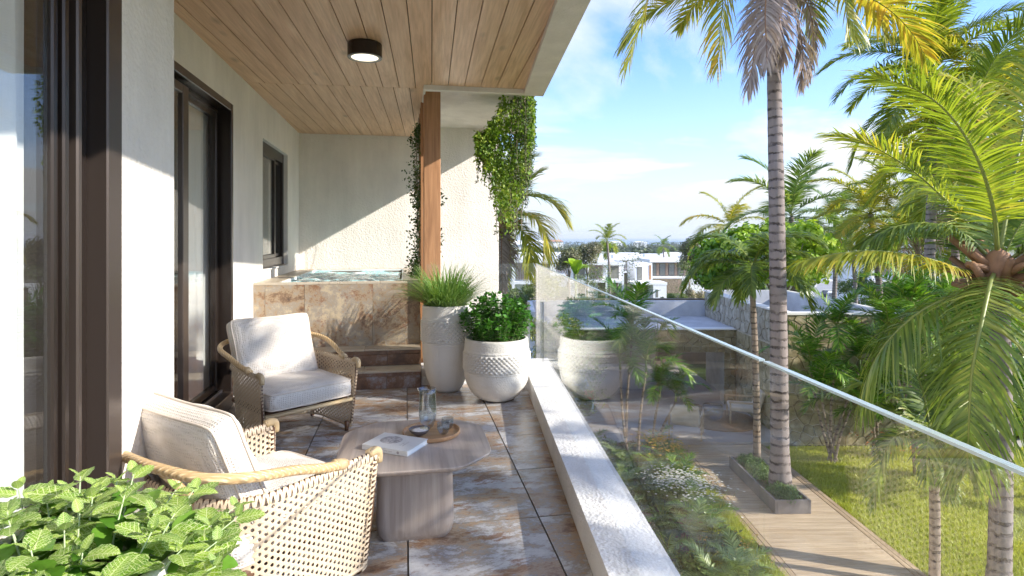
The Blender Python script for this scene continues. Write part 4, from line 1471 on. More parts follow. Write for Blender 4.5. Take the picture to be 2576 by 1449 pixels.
# ---------------- lawn
GA = math.atan(0.0155)
GM = Matrix.Rotation(GA, 4, 'Z')
GZ = -3.2
m = NT('lawn')
v = m.coord()
c = m.ramp(m.math('ADD', m.math('MULTIPLY', m.noise(v, 1.2, 6, 0.6), 0.6), m.math('MULTIPLY', m.noise(v, 40, 4, 0.7), 0.4)), [(0.35, (0.22, 0.27, 0.035)), (0.5, (0.36, 0.41, 0.06)), (0.65, (0.48, 0.50, 0.11))])
LAWN = m.done(m.bsdf(c, 0.9, normal=m.bump(m.noise(v, 70, 4, 0.7), 0.8, 0.03), spec=0.1))
b = MB()
b.add([GM @ Vector(p) for p in [(5.99, 2, -3.236), (9.6, 2, -3.236), (13, 13.4, -3.236), (30, 30, -3.9), (9.4, 30, -3.9), (9.4, 21, -3.236), (9.4, 13.5, -3.236), (5.99, 13.5, -3.236)]],
      [(0, 1, 2, 6, 7), (6, 2, 5), (2, 3, 4, 5)])
o = b.build('lawn', LAWN); o['kind'] = 'structure'
# grass blades over the lawn in view
GRASSM = m_leaf('grass_blade', (0.30, 0.36, 0.04), (0.48, 0.53, 0.09), (0.64, 0.64, 0.18), 0.35, pos=0.8)
def grass_field(name, pts, h, mat, seed):
    rng = np.random.default_rng(seed)
    n = len(pts)
    a = rng.random(n)*2*np.pi
    hh = h*(0.5+rng.random(n))
    w = 0.006+0.004*rng.random(n)
    lx = rng.normal(0, 0.45, n)*hh; ly = rng.normal(0, 0.45, n)*hh
    p0 = pts + np.stack([np.cos(a)*w, np.sin(a)*w, 0*a], 1)
    p1 = pts - np.stack([np.cos(a)*w, np.sin(a)*w, 0*a], 1)
    p2 = pts + np.stack([lx, ly, hh], 1)
    vs = np.stack([p0, p1, p2], 1).reshape(-1, 3)
    return npmesh(name, vs, np.arange(3*n), np.full(n, 3), mat)
rng = np.random.default_rng(31)
n = 150000
Dg = 5.5 + 8.0*rng.random(n)**0.9
Xg = 6.0 + (4.2*rng.random(n))
Xg = 6.02 + rng.random(n)*(0.9*Dg - 6.02 + 2.0)
k = (Xg < 12)
pts = np.stack([Xg - 0.0155*Dg, Dg, np.full(n, -3.236)], 1)[k]
o = link('lawn_grass', grass_field('lawn_grass', pts, 0.06, GRASSM, 2))
setp(o, 'short sunlit yellow green grass of the lawn beside the boardwalk', 'grass', kind='stuff')

# ---------------- roads
ASPH = m_plain('pale_asphalt', (0.30, 0.30, 0.30), 0.85, bump=0.2, sc=8)
b = MB()
def rp(D, off): 
    return (0.555*D+off, D, gz(D)+0.06)
rows = [40, 55, 70, 85, 100, 130, 170, 220]
vs = [rp(D, o_) for D in rows for o_ in (-5.0, 4.5)]
fs = [(2*i, 2*i+1, 2*i+3, 2*i+2) for i in range(len(rows)-1)]
b.add(vs, fs)
o = b.build('road', ASPH); o['kind'] = 'structure'
b = MB()
for D0 in range(45, 200, 9):
    b.add([rp(D0, -0.1), rp(D0, 0.1), rp(D0+4, 0.1), rp(D0+4, -0.1)], [(0, 1, 2, 3)])
b.v = [(x, y, z+0.03) for x, y, z in b.v]
o = b.build('road_marking', WHITEP); o['kind'] = 'structure'
b = MB()
for side in (-5.0, 4.5):
    for i in range(len(rows)-1):
        a = rp(rows[i], side); c = rp(rows[i+1], side); w = -0.3 if side < 0 else 0.3
        b.add([(a[0], a[1], a[2]-.1), (a[0]+w, a[1], a[2]-.1), (c[0]+w, c[1], c[2]-.1), (c[0], c[1], c[2]-.1), (a[0], a[1], a[2]+.14), (a[0]+w, a[1], a[2]+.14), (c[0]+w, c[1], c[2]+.14), (c[0], c[1], c[2]+.14)],
              [(4, 5, 6, 7), (0, 1, 5, 4), (1, 2, 6, 5), (2, 3, 7, 6), (3, 0, 4, 7)])
o = b.build('road_kerb', m_plain('kerb_concrete', (0.45, 0.44, 0.42), 0.8)); o['kind'] = 'structure'
b = MB()
pv = [(9.6, 11.5), (12.6, 14.6), (16.5, 17.5), (22, 20.0), (40, 24)]
pw = [(11.5, 8.5), (16, 12.0), (20, 14.5), (27, 16.5), (42, 19)]
vs = [(x, y, -3.228) for x, y in pv] + [(x, y, -3.228) for x, y in pw]
b.add(vs, [(i, i+5, i+6, i+1) for i in range(4)])
o = b.build('pavement', m_plain('pale_paving', (0.42, 0.39, 0.36), 0.85, sc=6)); o['kind'] = 'structure'

# ---------------- boardwalk
DECKW = m_wood('deck_wood', (0.38, 0.275, 0.175), (0.54, 0.415, 0.285), (0.63, 0.50, 0.36), axis=0, sc=1.0, rough=0.6, knots=False, bump=0.2)
deck = thing('boardwalk', (4.9, 10, -3.2), 'pale brown timber boardwalk running past the planter to the stone pavilion', 'boardwalk', GA)
x0, x1 = 3.965, 5.97
bm_ = None
yy = 4.6; i = 0
base = MB().bbox((-(x1-x0)/2+0.17, 0, -0.028), ((x1-x0)/2-0.17, 0.112, 0), 0.004).mesh('deck_board', DECKW)
while yy < 13.42:
    link('board', base, deck, GM @ Matrix.Translation(((x0+x1)/2, yy, -3.17)))
    yy += 0.118
for xa in (x0, x0+0.085, x1-0.16, x1-0.075):
    L = 3.0; y_ = 4.6
    while y_ < 13.4:
        MB().bbox((xa, y_, -3.2), (xa+0.078, min(y_+L-0.006, 13.45), -3.168), 0.004, M=GM).build('edge_board', m_wood('deck_edge', (0.30, 0.20, 0.12), (0.46, 0.34, 0.22), (0.55, 0.42, 0.28), axis=1, rough=0.6, knots=False) if 'deck_edge' not in bpy.data.materials else bpy.data.materials['deck_edge'], deck, M=GM @ Matrix.Translation((xa, y_, -3.2)))
        y_ += L
MB().box((x0+0.02, 4.6, -3.24), (x1-0.02, 13.45, -3.201), M=GM).build('under_frame', GAP, deck)

# ---------------- planter box on the boardwalk
CORT = m_plain('planter_concrete', (0.24, 0.215, 0.20), 0.7, var=0.2, bump=0.2, sc=18)
plb = thing('planter_box', (4.85, 11.0, -3.17), 'long grey brown concrete planter box on the boardwalk holding two palms', 'planter', GA)
px0, px1, py0, py1, pz = 4.68, 5.31, 10.05, 12.1, -2.93
b = MB()
b.bbox((px0, py0, -3.168), (px0+0.04, py1, pz), 0.004, M=GM)
b.bbox((px1-0.04, py0, -3.168), (px1, py1, pz), 0.004, M=GM)
b.bbox((px0+0.04, py0, -3.168), (px1-0.04, py0+0.04, pz), 0.004, M=GM)
b.bbox((px0+0.04, py1-0.04, -3.168), (px1-0.04, py1, pz), 0.004, M=GM)
b.build('box_walls', CORT, plb)
MB().box((px0+0.041, py0+0.041, -3.168), (px1-0.041, py1-0.041, pz-0.06), M=GM).build('soil', m_plain('tan_soil', (0.25, 0.19, 0.13), 0.95, bump=0.5), plb)
SEDUM = m_leaf('sedum_leaf', (0.10, 0.17, 0.06), (0.22, 0.32, 0.13), (0.36, 0.44, 0.22), 0.25, pos=4)
def mound(name, cx, cy, cz, rx, ry, rz, n, ls, mat, seed, label, cat, aspect=0.5, up=0.6, shell=0.35, group=None, kind=None, parent=None):
    rng = np.random.default_rng(seed)
    q = rng.normal(size=(n, 3)); q[:, 2] = np.abs(q[:, 2]); q /= np.linalg.norm(q, axis=1, keepdims=True)
    rr = rng.random((n, 1))**shell
    lump = 1+0.22*np.sin(q[:, :1]*7+seed)*np.cos(q[:, 1:2]*6+seed*2)
    c = q*rr*lump*np.array([rx, ry, rz])
    me = leaf_mesh('foliage', c, q*0.7+rng.normal(size=(n, 3))*0.6+[0, 0, 0.3], ls, mat, rng, aspect, dirs=q*0.8+rng.normal(size=(n, 3))*0.6+[0, 0, up])
    if parent is not None:
        return link(name, me, parent, Matrix.Translation((cx, cy, cz)))
    o_ = link(name, me, None, Matrix.Translation((cx, cy, cz)))
    return setp(o_, label, cat, group, kind)
for i, (fx, fy, r_, lb) in enumerate([(0.30, 10.35, 0.26, 'low grey green succulent clump at the near end of the planter box'), (0.33, 11.2, 0.30, 'low succulent clump in the middle of the planter box between both palm trunks'), (0.30, 11.75, 0.24, 'low succulent clump at the far end of the planter box behind the thin trunk')]):
    q_ = GM @ Vector((px0+fx, fy, 0))
    mound('succulent_clump', q_.x, q_.y, pz-0.06, r_, 0.34, 0.19, 2600, 0.035, SEDUM, 40+i, lb, 'plant', 0.45, 1.2, group='succulents in the planter box')

# ---------------- pavilion
def m_stone(name, cols):
    m = NT(name)
    v = m.coord(rnd=50)
    n1 = m.noise(v, 5, 9, 0.65)
    c = m.ramp(n1, [(0.35, cols[0]), (0.5, cols[1]), (0.65, cols[2])])
    c = m.mix(m.math('MULTIPLY', m.rnd(), 0.55), c, tuple(x*0.62 for x in cols[1]))
    return m.done(m.bsdf(c, 0.9, normal=m.bump(m.noise(v, 28, 8, 0.7), 0.7, 0.02), spec=0.2))
STONE = m_stone('field_stone', ((0.24, 0.20, 0.115), (0.37, 0.32, 0.20), (0.48, 0.42, 0.29)))
STONE_G = m_stone('field_stone_grey', ((0.30, 0.27, 0.21), (0.42, 0.39, 0.32), (0.52, 0.49, 0.42)))
MORTAR = m_plain('mortar', (0.50, 0.45, 0.36), 0.9, bump=0.3)
def voronoi_stones(w, h, n, seed, gap=0.008):
    rg_ = random.Random(seed)
    nx_ = max(1, round(math.sqrt(n*w/h))); ny_ = max(1, round(n/nx_))
    pts = [((i+0.5+rg_.uniform(-.42, .42)+(0.25 if j % 2 else -.25))*w/nx_, (j+0.5+rg_.uniform(-.40, .40))*h/ny_) for i in range(-1, nx_+1) for j in range(-1, ny_+1)]
    out = []
    for i, (x, y) in enumerate(pts):
        poly = [(0, 0), (w, 0), (w, h), (0, h)]
        for j, (u, v_) in enumerate(pts):
            if i == j: continue
            dx, dy = u-x, v_-y
            d_ = math.hypot(dx, dy)
            if d_ > 3.2*max(w/nx_, h/ny_): continue
            poly = clip(poly, dx/d_, dy/d_, ((u*u+v_*v_-x*x-y*y)/2)/d_ - gap)
            if len(poly) < 3: break
        if len(poly) >= 3:
            cx = sum(p[0] for p in poly)/len(poly); cy = sum(p[1] for p in poly)/len(poly)
            if 0 <= cx <= w and 0 <= cy <= h: out.append((poly, cx, cy))
    return out
def stone_face(parent, origin, ux, w, h, n, seed, mat, normal, wallM=None):
    """stones as parts on a vertical face: origin + ux*u + z*v, pushed out along normal"""
    rg_ = random.Random(seed)
    ux = Vector(ux).normalized(); nn = Vector(normal).normalized(); o0 = Vector(origin)
    for poly, cx, cy in voronoi_stones(w, h, n, seed):
        dpt = rg_.uniform(0.018, 0.045)
        k = len(poly)
        C = o0 + ux*cx + Vector((0, 0, cy))
        back = [o0+ux*p[0]+Vector((0, 0, p[1])) for p in poly]
        fr = [o0+ux*(cx+(p[0]-cx)*0.93)+Vector((0, 0, cy+(p[1]-cy)*0.93))+nn*dpt*rg_.uniform(0.85, 1.0) for p in poly]
        fs = [(i, (i+1) % k, k+(i+1) % k, k+i) for i in range(k)] + [tuple(range(k, 2*k))]
        MB().add(back+fr, fs).build('stone', mat, parent, M=Matrix.Translation(C))
pav = thing('stone_pavilion', (5, 15, -3.2), 'flat roofed pavilion of irregular field stone at the end of the boardwalk', 'pavilion')
PX0, PX1, PX2 = 0.66, 6.36, 9.07
PD0, PD1, PD2 = 13.6, 16.6, 19.3
b = MB()
b.box((PX1, PD0, -3.22), (PX2, PD0+0.25, -0.20))
b.box((PX2-0.12, PD0+0.25, -3.22), (PX2, PD2, -0.20))
b.box((PX1, PD0+0.25, -3.22), (PX1+0.22, PD2, -0.20))
b.box((PX0, PD1+0.06, -1.67), (PX1, PD1+0.3, -1.03))
b.build('wall_core', MORTAR, pav)
stone_face(pav, (PX1+0.01, PD0, -3.2), (1, 0, 0), PX2-PX1-0.01, 2.99, 120, 3, STONE, (0, -1, 0))
stone_face(pav, (PX0, PD1+0.06, -1.66), (1, 0, 0), PX1-PX0, 0.62, 60, 4, STONE, (0, -1, 0))
stone_face(pav, (PX1, PD2, -1.0), (0, -1, 0), PD2-PD0, 0.80, 70, 5, STONE_G, (-1, 0, 0))
stone_face(pav, (PX1, PD1, -3.2), (0, -1, 0), PD1-PD0, 2.15, 60, 6, STONE, (-1, 0, 0))
b = MB()
b.box((PX1-0.02, PD0-0.05, -0.199), (PX2+0.03, PD0+0.25, -0.155))
b.box((PX2-0.12, PD0+0.2505, -0.199), (PX2+0.01, PD2, -0.156))
b.box((PX1-0.02, PD0+0.2505, -0.199), (PX1+0.22, PD2+0.2, -0.156))
b.box((PX0-0.02, PD1, -1.029), (PX1-0.03, PD1+0.3, -0.995))
b.build('coping', WHITEP, pav)
b = MB()
b.box((PX1+0.22, PD0+0.25, -1.0), (PX2-0.12, PD2, -0.95))
b.box((PX2-0.15, PD0+0.251, -0.949), (PX2-0.1205, PD2, -0.19))
b.box((PX1+0.2205, PD0+0.251, -0.949), (PX1+0.25, PD2, -0.19))
b.box((PX0, PD1+0.3005, -1.05), (PX1-0.001, PD2, -1.0))
b.box((PX0, PD2, -1.05), (PX1-0.021, PD2+0.2, -0.50))
b.box((PX1+0.2205, PD2+0.001, -1.05), (PX2, PD2+0.2, -0.156))
b.box((PX0-0.15, PD1, -3.2), (PX0-0.001, PD2+0.2, -0.51))
b.build('flat_roof', CONC, pav)
b = MB()
b.box((PX0-1.0, PD0-0.05, -3.3), (PX1-0.001, PD2+3, -3.13))
b.build('terrace_floor', m_plain('terrace_tile', (0.42, 0.37, 0.33), 0.5, sc=8), pav)
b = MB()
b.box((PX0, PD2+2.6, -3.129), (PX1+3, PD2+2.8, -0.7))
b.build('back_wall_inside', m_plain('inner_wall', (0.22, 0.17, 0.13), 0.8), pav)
stc = MB(); stc.box((6.0, 16.65, -3.129), (6.32, 16.95, -1.67)); stc.build('column_core', MORTAR, pav)
stone_face(pav, (6.0, 16.65, -3.12), (1, 0, 0), 0.32, 1.45, 12, 8, STONE, (0, -1, 0))
rug = thing('round_rug', (5.35, 15.2, -3.128), 'round tan rug on the terrace floor of the pavilion', 'rug')
MB().lathe([(0.95, -3.127), (0.95, -3.112), (0.001, -3.110)], 48, M=Matrix.Translation((5.35, 15.2, 0))).build('rug_mat', m_plain('jute', (0.36, 0.25, 0.15), 0.95, bump=0.6, sc=60), rug)
def lounge_chair(x, y, rz, label):
    t = thing('lounge_chair', (x, y, -3.11), label, 'chair', rz, 'lounge chairs on the pavilion terrace')
    WD = DECKW; FB = PIPING
    MB().bbox((-.33, -.32, .30), (.33, .32, .42), .03).build('seat', FB, t, world=False)
    M = MATS[t.name] @ Matrix.Translation((-.33, 0, .36)) @ Matrix.Rotation(R(-18), 4, 'Y')
    MB().bbox((-.06, -.32, 0), (.06, .32, .48), .03).build('backrest', FB, t, M=M, world=False)
    for sy in (-1, 1):
        MB().bbox((-.38, sy*.36-.02, .52), (.36, sy*.36+.02, .56), .005).build('armrest', WD, t, world=False)
        for sx_ in (-.34, .32):
            MB().bbox((sx_-.02, sy*.36-.02, 0), (sx_+.02, sy*.36+.02, .519), .005).build('leg', WD, t, world=False)
    return t
lounge_chair(4.15, 14.0, 1.2, 'tan lounge chair nearest the boardwalk on the pavilion terrace')
lounge_chair(5.9, 15.1, 2.9, 'lounge chair on the round rug behind the palm trunks')
lounge_chair(4.75, 17.6, -0.4, 'lounge chair deep inside the pavilion beside the stone column')
po = thing('glass_side_table', (5.15, 15.1, -3.11), 'pair of round glass drum tables on the rug under the palms', 'table')
for dx in (0, -0.55):
    MB().lathe([(0.10, 0), (0.24, .12), (0.27, .26), (0.24, .40), (0.001, .405)], 32, M=Matrix.Translation((dx, 0.1*dx, 0))).build('drum', GREYG, po, True, world=False)

# ---------------- palms
def m_frond(name, a, b_, c_, tr=0.46, rough=0.38):
    return m_leaf(name, a, b_, c_, tr, rough, pos=0.9, spec=0.5)
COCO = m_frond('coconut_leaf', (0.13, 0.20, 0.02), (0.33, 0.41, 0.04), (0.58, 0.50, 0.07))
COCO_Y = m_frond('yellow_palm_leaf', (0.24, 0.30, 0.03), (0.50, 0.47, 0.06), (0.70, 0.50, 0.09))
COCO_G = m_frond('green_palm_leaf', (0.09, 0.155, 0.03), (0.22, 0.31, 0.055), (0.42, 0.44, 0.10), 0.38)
ARECA = m_frond('areca_leaf', (0.05, 0.15, 0.015), (0.16, 0.33, 0.035), (0.38, 0.50, 0.08), 0.35)
DEADF = m_leaf('dead_frond', (0.22, 0.17, 0.15), (0.38, 0.30, 0.27), (0.50, 0.42, 0.38), 0.2, 0.8, pos=1.5)
RACH = m_plain('frond_rib', (0.22, 0.25, 0.05), 0.45, sc=10)
RACH_O = m_plain('frond_rib_brown', (0.27, 0.135, 0.06), 0.65, sc=24, bump=1.0, var=0.45)
def m_trunk(name, a, b_, ring=9.0):
    m = NT(name)
    v = m.coord()
    w_ = m.n('ShaderNodeTexWave', wave_type='BANDS', bands_direction='Z'); w_.inputs['Scale'].default_value = ring/2
    m.set(w_.inputs['Vector'], v); w_.inputs['Distortion'].default_value = 3.2; w_.inputs['Detail'].default_value = 5; w_.inputs['Detail Scale'].default_value = 2.6; w_.inputs['Detail Roughness'].default_value = 0.65
    n1 = m.noise(m.coord(scale=(1, 1, .25)), 9, 8, 0.7)
    ring_ = m.ramp(m.math('ADD', w_.outputs['Fac'], m.math('MULTIPLY', n1, 0.35)), [(0.24, 1.0), (0.44, 0.0)])
    ring_ = m.math('MULTIPLY', ring_, m.ramp(m.noise(m.coord(scale=(3, 3, 2.2)), 1.7, 5, 0.7), [(0.40, 0.15), (0.58, 1.0)]))
    c = m.mix(n1, a, b_)
    c = m.mix(m.math('MULTIPLY', ring_, 0.85), c, (0.045, 0.036, 0.034))
    return m.done(m.bsdf(c, 0.85, normal=m.bump(m.math('SUBTRACT', m.math('MULTIPLY', n1, 0.5), ring_), 0.8, 0.02), spec=0.2))
TRUNK = m_trunk('palm_trunk', (0.20, 0.165, 0.155), (0.37, 0.315, 0.30), 3.9)
TRUNK_S = m_trunk('thin_palm_trunk', (0.22, 0.17, 0.13), (0.40, 0.32, 0.26), 5.5)

def frond(pts, nl=60, ll=0.55, lw=0.03, droop=0.6, vup=0.25, seed=0, rr=0.018, mats=None, start=0.14, fade=0.55, tipang=22):
    """pts: rachis control points (3-D). returns MB-like mesh"""
    rng = np.random.default_rng(seed)
    ns = 40
    C = catmull(pts, ns)
    L = [0.0]
    for i in range(1, ns): L.append(L[-1]+(C[i]-C[i-1]).length)
    tot = L[-1]
    mb = MB()
    mb.tube(C[::2]+[C[-1]], [rr*(1-0.85*(i/(len(C[::2])))) for i in range(len(C[::2])+1)], 5, 1)
    Ca = np.array([tuple(c) for c in C]); La = np.array(L)
    V = []; n_i = 0
    S = 4
    ts = []
    for side in (1, -1):
        t = start + (1-start)*(np.arange(nl)+0.5+rng.uniform(-.3, .3, nl))/nl
        d = np.clip(t, 0, 1)*tot
        p = np.stack([np.interp(d, La, Ca[:, k]) for k in range(3)], 1)
        p2 = np.stack([np.interp(np.minimum(d+0.03*tot, tot), La, Ca[:, k]) for k in range(3)], 1)
        p1 = np.stack([np.interp(np.maximum(d-0.03*tot, 0), La, Ca[:, k]) for k in range(3)], 1)
        T = p2-p1; T /= np.linalg.norm(T, axis=1, keepdims=True)+1e-9
        up = np.array([0, 0, 1.0])
        Sd = np.cross(T, up); bad = np.linalg.norm(Sd, axis=1) < 0.12
        ref = Ca[-1]-Ca[0]; ref = np.cross(ref/ (np.linalg.norm(ref)+1e-9), up)
        if np.linalg.norm(ref) < 0.05: ref = np.array([1.0, 0.2, 0])
        Sd[bad] = ref; Sd /= np.linalg.norm(Sd, axis=1, keepdims=True)
        Sd *= side
        Nn = np.cross(Sd*side, T)
        tt = (t-start)/(1-start)
        prof_ = np.sin(np.pi*(0.12+0.80*tt))**fade
        ln = ll*prof_*rng.uniform(0.82, 1.12, nl)
        ang = np.radians(72-(72-tipang)*tt**1.3)+rng.normal(0, 0.12, nl)
        dirn = T*np.cos(ang)[:, None] + Sd*np.sin(ang)[:, None] + Nn*(vup+rng.normal(0, 0.08, nl))[:, None]
        dirn /= np.linalg.norm(dirn, axis=1, keepdims=True)
        dr = droop*rng.uniform(0.5, 1.6, nl)
        q = p.copy(); dd = dirn.copy()
        rows = []
        for s in range(S+1):
            f = s/S
            wv = lw*np.array([0.55, 1.0, 0.85, 0.5, 0.06])[s]*0.5
            W = np.cross(dd, np.cross(T, dd)); W /= np.linalg.norm(W, axis=1, keepdims=True)+1e-9
            W = T - dd*(T*dd).sum(1, keepdims=True); W /= np.linalg.norm(W, axis=1, keepdims=True)+1e-9
            rows.append((q+W*wv, q-W*wv))
            q = q + dd*(ln/S)[:, None]
            dd = dd.copy(); dd[:, 2] -= dr*(0.25+0.35*f)
            dd /= np.linalg.norm(dd, axis=1, keepdims=True)
        A = np.stack([np.stack(r_, 1) for r_ in rows], 1)     # nl,S+1,2,3
        V.append(A.reshape(-1, 3))
    V = np.concatenate(V, 0)
    nleaf_ = 2*nl
    base = (np.arange(nleaf_)*(S+1)*2)[:, None]
    fl = np.concatenate([base+np.array([[2*s, 2*s+1, 2*s+3, 2*s+2]]) for s in range(S)], 1).reshape(-1)
    # merge rachis
    rv = np.array(mb.v); nr = len(rv)
    rf = []; rc = []
    for f in mb.f: rf += list(f); rc.append(len(f))
    allv = np.concatenate([rv, V], 0)
    allf = np.concatenate([np.array(rf), fl+nr])
    cnt = np.concatenate([np.array(rc), np.full(nleaf_*S, 4)])
    me = npmesh('frond', allv, allf, cnt, mats)
    mi = np.concatenate([np.ones(len(rc), int), np.zeros(nleaf_*S, int)]).astype(np.int32)
    me.polygons.foreach_set('material_index', mi)
    return me
def arch(L, e0, bend, n=8, pw=1.3):
    """rachis in the XZ plane starting at the origin"""
    pts = [Vector((0, 0, 0))]
    for i in range(1, n+1):
        t = (i-0.5)/n
        e = R(e0-bend*t**pw)
        pts.append(pts[-1]+Vector((math.cos(e), 0, math.sin(e)))*L/n)
    return pts
def trunk_part(par, base, top, r0, r1, mat, bend=0.15, n=24, flare=1.25):
    base = Vector(base); top = Vector(top)
    d = top-base
    pts = []; rr = []
    for i in range(n*2+1):
        t = i/(n*2)
        p = base.lerp(top, t)+Vector((math.sin(t*math.pi)*bend, math.sin(t*math.pi)*bend*0.3, 0))
        pts.append(p)
        r_ = r0+(r1-r0)*t
        if t < 0.08: r_ *= 1+(flare-1)*(1-t/0.08)
        rr.append(r_*(1.0+(0.02 if i % 2 else -0.01)))
    o_ = MB().tube(pts, rr, 18).build('trunk', mat, par, True)
    return o_
def palm(name, base, top, r0, r1, label, variants, n_f, seed, matt=TRUNK, group=None, scale=1.0, elrange=(-40, 75), shaft=None, custom=(), skirt=0, skirt_m=None, bend=0.1, azs=None, stubs=0):
    t = thing(name, base, label, 'palm tree', 0, group)
    trunk_part(t, base, top, r0, r1, matt, bend)
    rg_ = random.Random(seed)
    top = Vector(top)
    if shaft:
        MB().tube([top-Vector((0, 0, shaft*0.15)), top+Vector((0, 0, shaft*0.4)), top+Vector((0, 0, shaft))], [r1*1.05, r1*1.35, r1*0.6], 14).build('crown_shaft', STEMG, t, True)
        top = top+Vector((0, 0, shaft*0.85))
    for i in range(n_f):
        k = i/n_f
        az = (azs[i] if azs else i*137.5+rg_.uniform(-14, 14))
        vi = min(len(variants)-1, int(k*len(variants)))
        M = Matrix.Translation(top+Vector((0, 0, 0.1*(1-k)*scale))) @ Matrix.Rotation(R(az), 4, 'Z') @ Matrix.Scale(scale*rg_.uniform(0.85, 1.12), 4)
        link('frond', variants[vi], t, M)
    for me in custom:
        link('frond', me, t, Matrix.Identity(4))
    if skirt:
        for i in range(skirt):
            M = Matrix.Translation(top-Vector((0, 0, 0.1))) @ Matrix.Rotation(R(i*360/skirt+rg_.uniform(-20, 20)), 4, 'Z') @ Matrix.Scale(scale*rg_.uniform(.9, 1.1), 4)
            link('dead_frond', skirt_m, t, M)
    if stubs:
        MB().lathe([(0.02, -0.34), (r1*1.25, -0.25), (r1*1.9, -0.05), (r1*1.9, 0.12), (r1*1.1, 0.34), (0.02, 0.42)], 16, M=Matrix.Translation(top)).build('crown_base', RACH_O, t, True)
    for i in range(stubs):
        az = R(i*137.5); e_ = R(rg_.uniform(5, 60)); l_ = rg_.uniform(0.35, 0.72)
        zz_ = rg_.uniform(-0.28, 0.12)
        p0 = top+Vector((math.cos(az)*r1*0.7, math.sin(az)*r1*0.7, zz_))
        d_ = Vector((math.cos(az)*math.cos(e_), math.sin(az)*math.cos(e_), math.sin(e_)))
        MB().tube([p0, p0+d_*l_*0.5, p0+d_*l_+Vector((0, 0, -0.02))], [0.075, 0.055, 0.042], 8).build('leaf_base', RACH_O, t, True)
    return t

mC = [COCO, RACH]; mY = [COCO_Y, RACH]; mG = [COCO_G, RACH]; mA = [ARECA, RACH]; mD = [DEADF, RACH_O]
def fset(mats, L, ll, lw, nl, seeds=0, dr=0.5, el=((80, 60), (62, 75), (42, 85), (20, 80), (-5, 70), (-30, 50)), rr=0.02, vup=0.2):
    return [frond(arch(L, e, bd), nl, ll, lw, dr, vup, seeds+i, rr, mats) for i, (e, bd) in enumerate(el)]
VC = fset(mC, 3.0, 0.85, 0.042, 78, 10)
VCG = fset([m_frond('hazy_palm_leaf', (0.10, 0.19, 0.04), (0.25, 0.36, 0.08), (0.45, 0.50, 0.14)), RACH], 3.0, 0.95, 0.045, 78, 20, 0.4)
VY = fset(mY, 3.0, 0.85, 0.042, 78, 30, 0.7)
DEADH = frond(arch(2.3, -55, 35), 46, 0.75, 0.034, 1.2, 0.0, 50, 0.02, mD)
DEADH2 = frond(arch(1.5, -68, 24), 40, 0.6, 0.03, 1.3, 0.0, 51, 0.02, mD)
VA = fset(mA, 1.0, 0.34, 0.024, 34, 60, 0.35, ((78, 50), (62, 75), (45, 90), (25, 90)), 0.012)
VAD = fset(mG, 1.15, 0.40, 0.030, 62, 70, 1.0, ((60, 95), (42, 105), (25, 100), (5, 85)), 0.016, 0.35)

# (1) tall royal-like palm in the planter
top1 = P(1943, -10, 10.78)
cust = []
def cfrond(plist, mats, **kw):
    return frond([P(*q) for q in plist], mats=mats, **kw)
cust += [
 cfrond([(1943, -20, 10.8), (1860, -170, 10.7), (1740, -170, 10.5), (1640, -20, 10.3), (1580, 160, 10.2)], mY, nl=74, ll=0.95, lw=0.038, droop=1.0, seed=1, rr=0.025),
 cfrond([(1943, -20, 10.8), (1890, -150, 11.2), (1835, -100, 11.6), (1815, 40, 11.8), (1805, 170, 11.9)], mY, nl=66, ll=0.85, lw=0.038, droop=1.0, seed=2, rr=0.025),
 cfrond([(1943, -20, 10.8), (2020, -140, 10.6), (2090, -90, 10.4), (2125, 0, 10.3), (2140, 90, 10.2)], mY, nl=70, ll=0.9, lw=0.038, droop=1.0, seed=3, rr=0.025),
 cfrond([(1943, -20, 10.8), (2030, -190, 11.2), (2130, -170, 11.5), (2195, -50, 11.7), (2225, 90, 11.7)], mY, nl=72, ll=0.95, lw=0.04, droop=0.9, seed=4, rr=0.025),
 cfrond([(1943, -20, 10.8), (2040, -150, 11.4), (2140, -130, 11.9), (2190, -20, 12.2), (2200, 60, 12.3)], mY, nl=66, ll=0.9, lw=0.038, droop=0.9, seed=14, rr=0.025),
 cfrond([(1943, -20, 10.8), (1990, -120, 11.2), (2020, -60, 11.6), (2045, 20, 11.8), (2055, 90, 11.9)], mC, nl=60, ll=0.8, lw=0.036, droop=0.9, seed=5, rr=0.025),
 cfrond([(1940, 0, 10.7), (1915, 0, 10.3), (1903, 70, 10.1), (1895, 150, 10.05), (1880, 225, 10.0)], mD, nl=90, ll=0.62, lw=0.034, droop=1.4, seed=6, vup=0, start=0.04),
 cfrond([(1945, 0, 10.7), (1985, -20, 10.3), (2008, 60, 10.2), (2020, 140, 10.2), (2012, 215, 10.2)], mD, nl=90, ll=0.55, lw=0.034, droop=1.2, seed=7, vup=0, start=0.04),
 cfrond([(1950, 0, 10.9), (2000, -30, 10.9), (2038, 30, 10.9), (2046, 120, 10.9), (2030, 200, 10.9)], mD, nl=90, ll=0.45, lw=0.034, droop=1.0, seed=8, vup=0, start=0.04),
 cfrond([(1940, 0, 10.5), (1930, -30, 10.0), (1925, 40, 9.8), (1928, 100, 9.8), (1930, 160, 9.8)], mD, nl=80, ll=0.55, lw=0.032, droop=1.1, seed=9, vup=0, start=0.04),
 cfrond([(1940, 0, 10.6), (1955, -30, 10.1), (1960, 30, 9.9), (1965, 90, 9.8), (1972, 150, 9.8)], mD, nl=80, ll=0.55, lw=0.032, droop=1.1, seed=10, vup=0, start=0.04),
]
palm('tall_palm', (4.915, 10.78, -3.0), tuple(top1), 0.165, 0.115, 'tallest palm with ringed grey trunk rising from the planter box to the top edge', VY[:4], 10, 1, custom=cust, bend=0.02, scale=1.15)
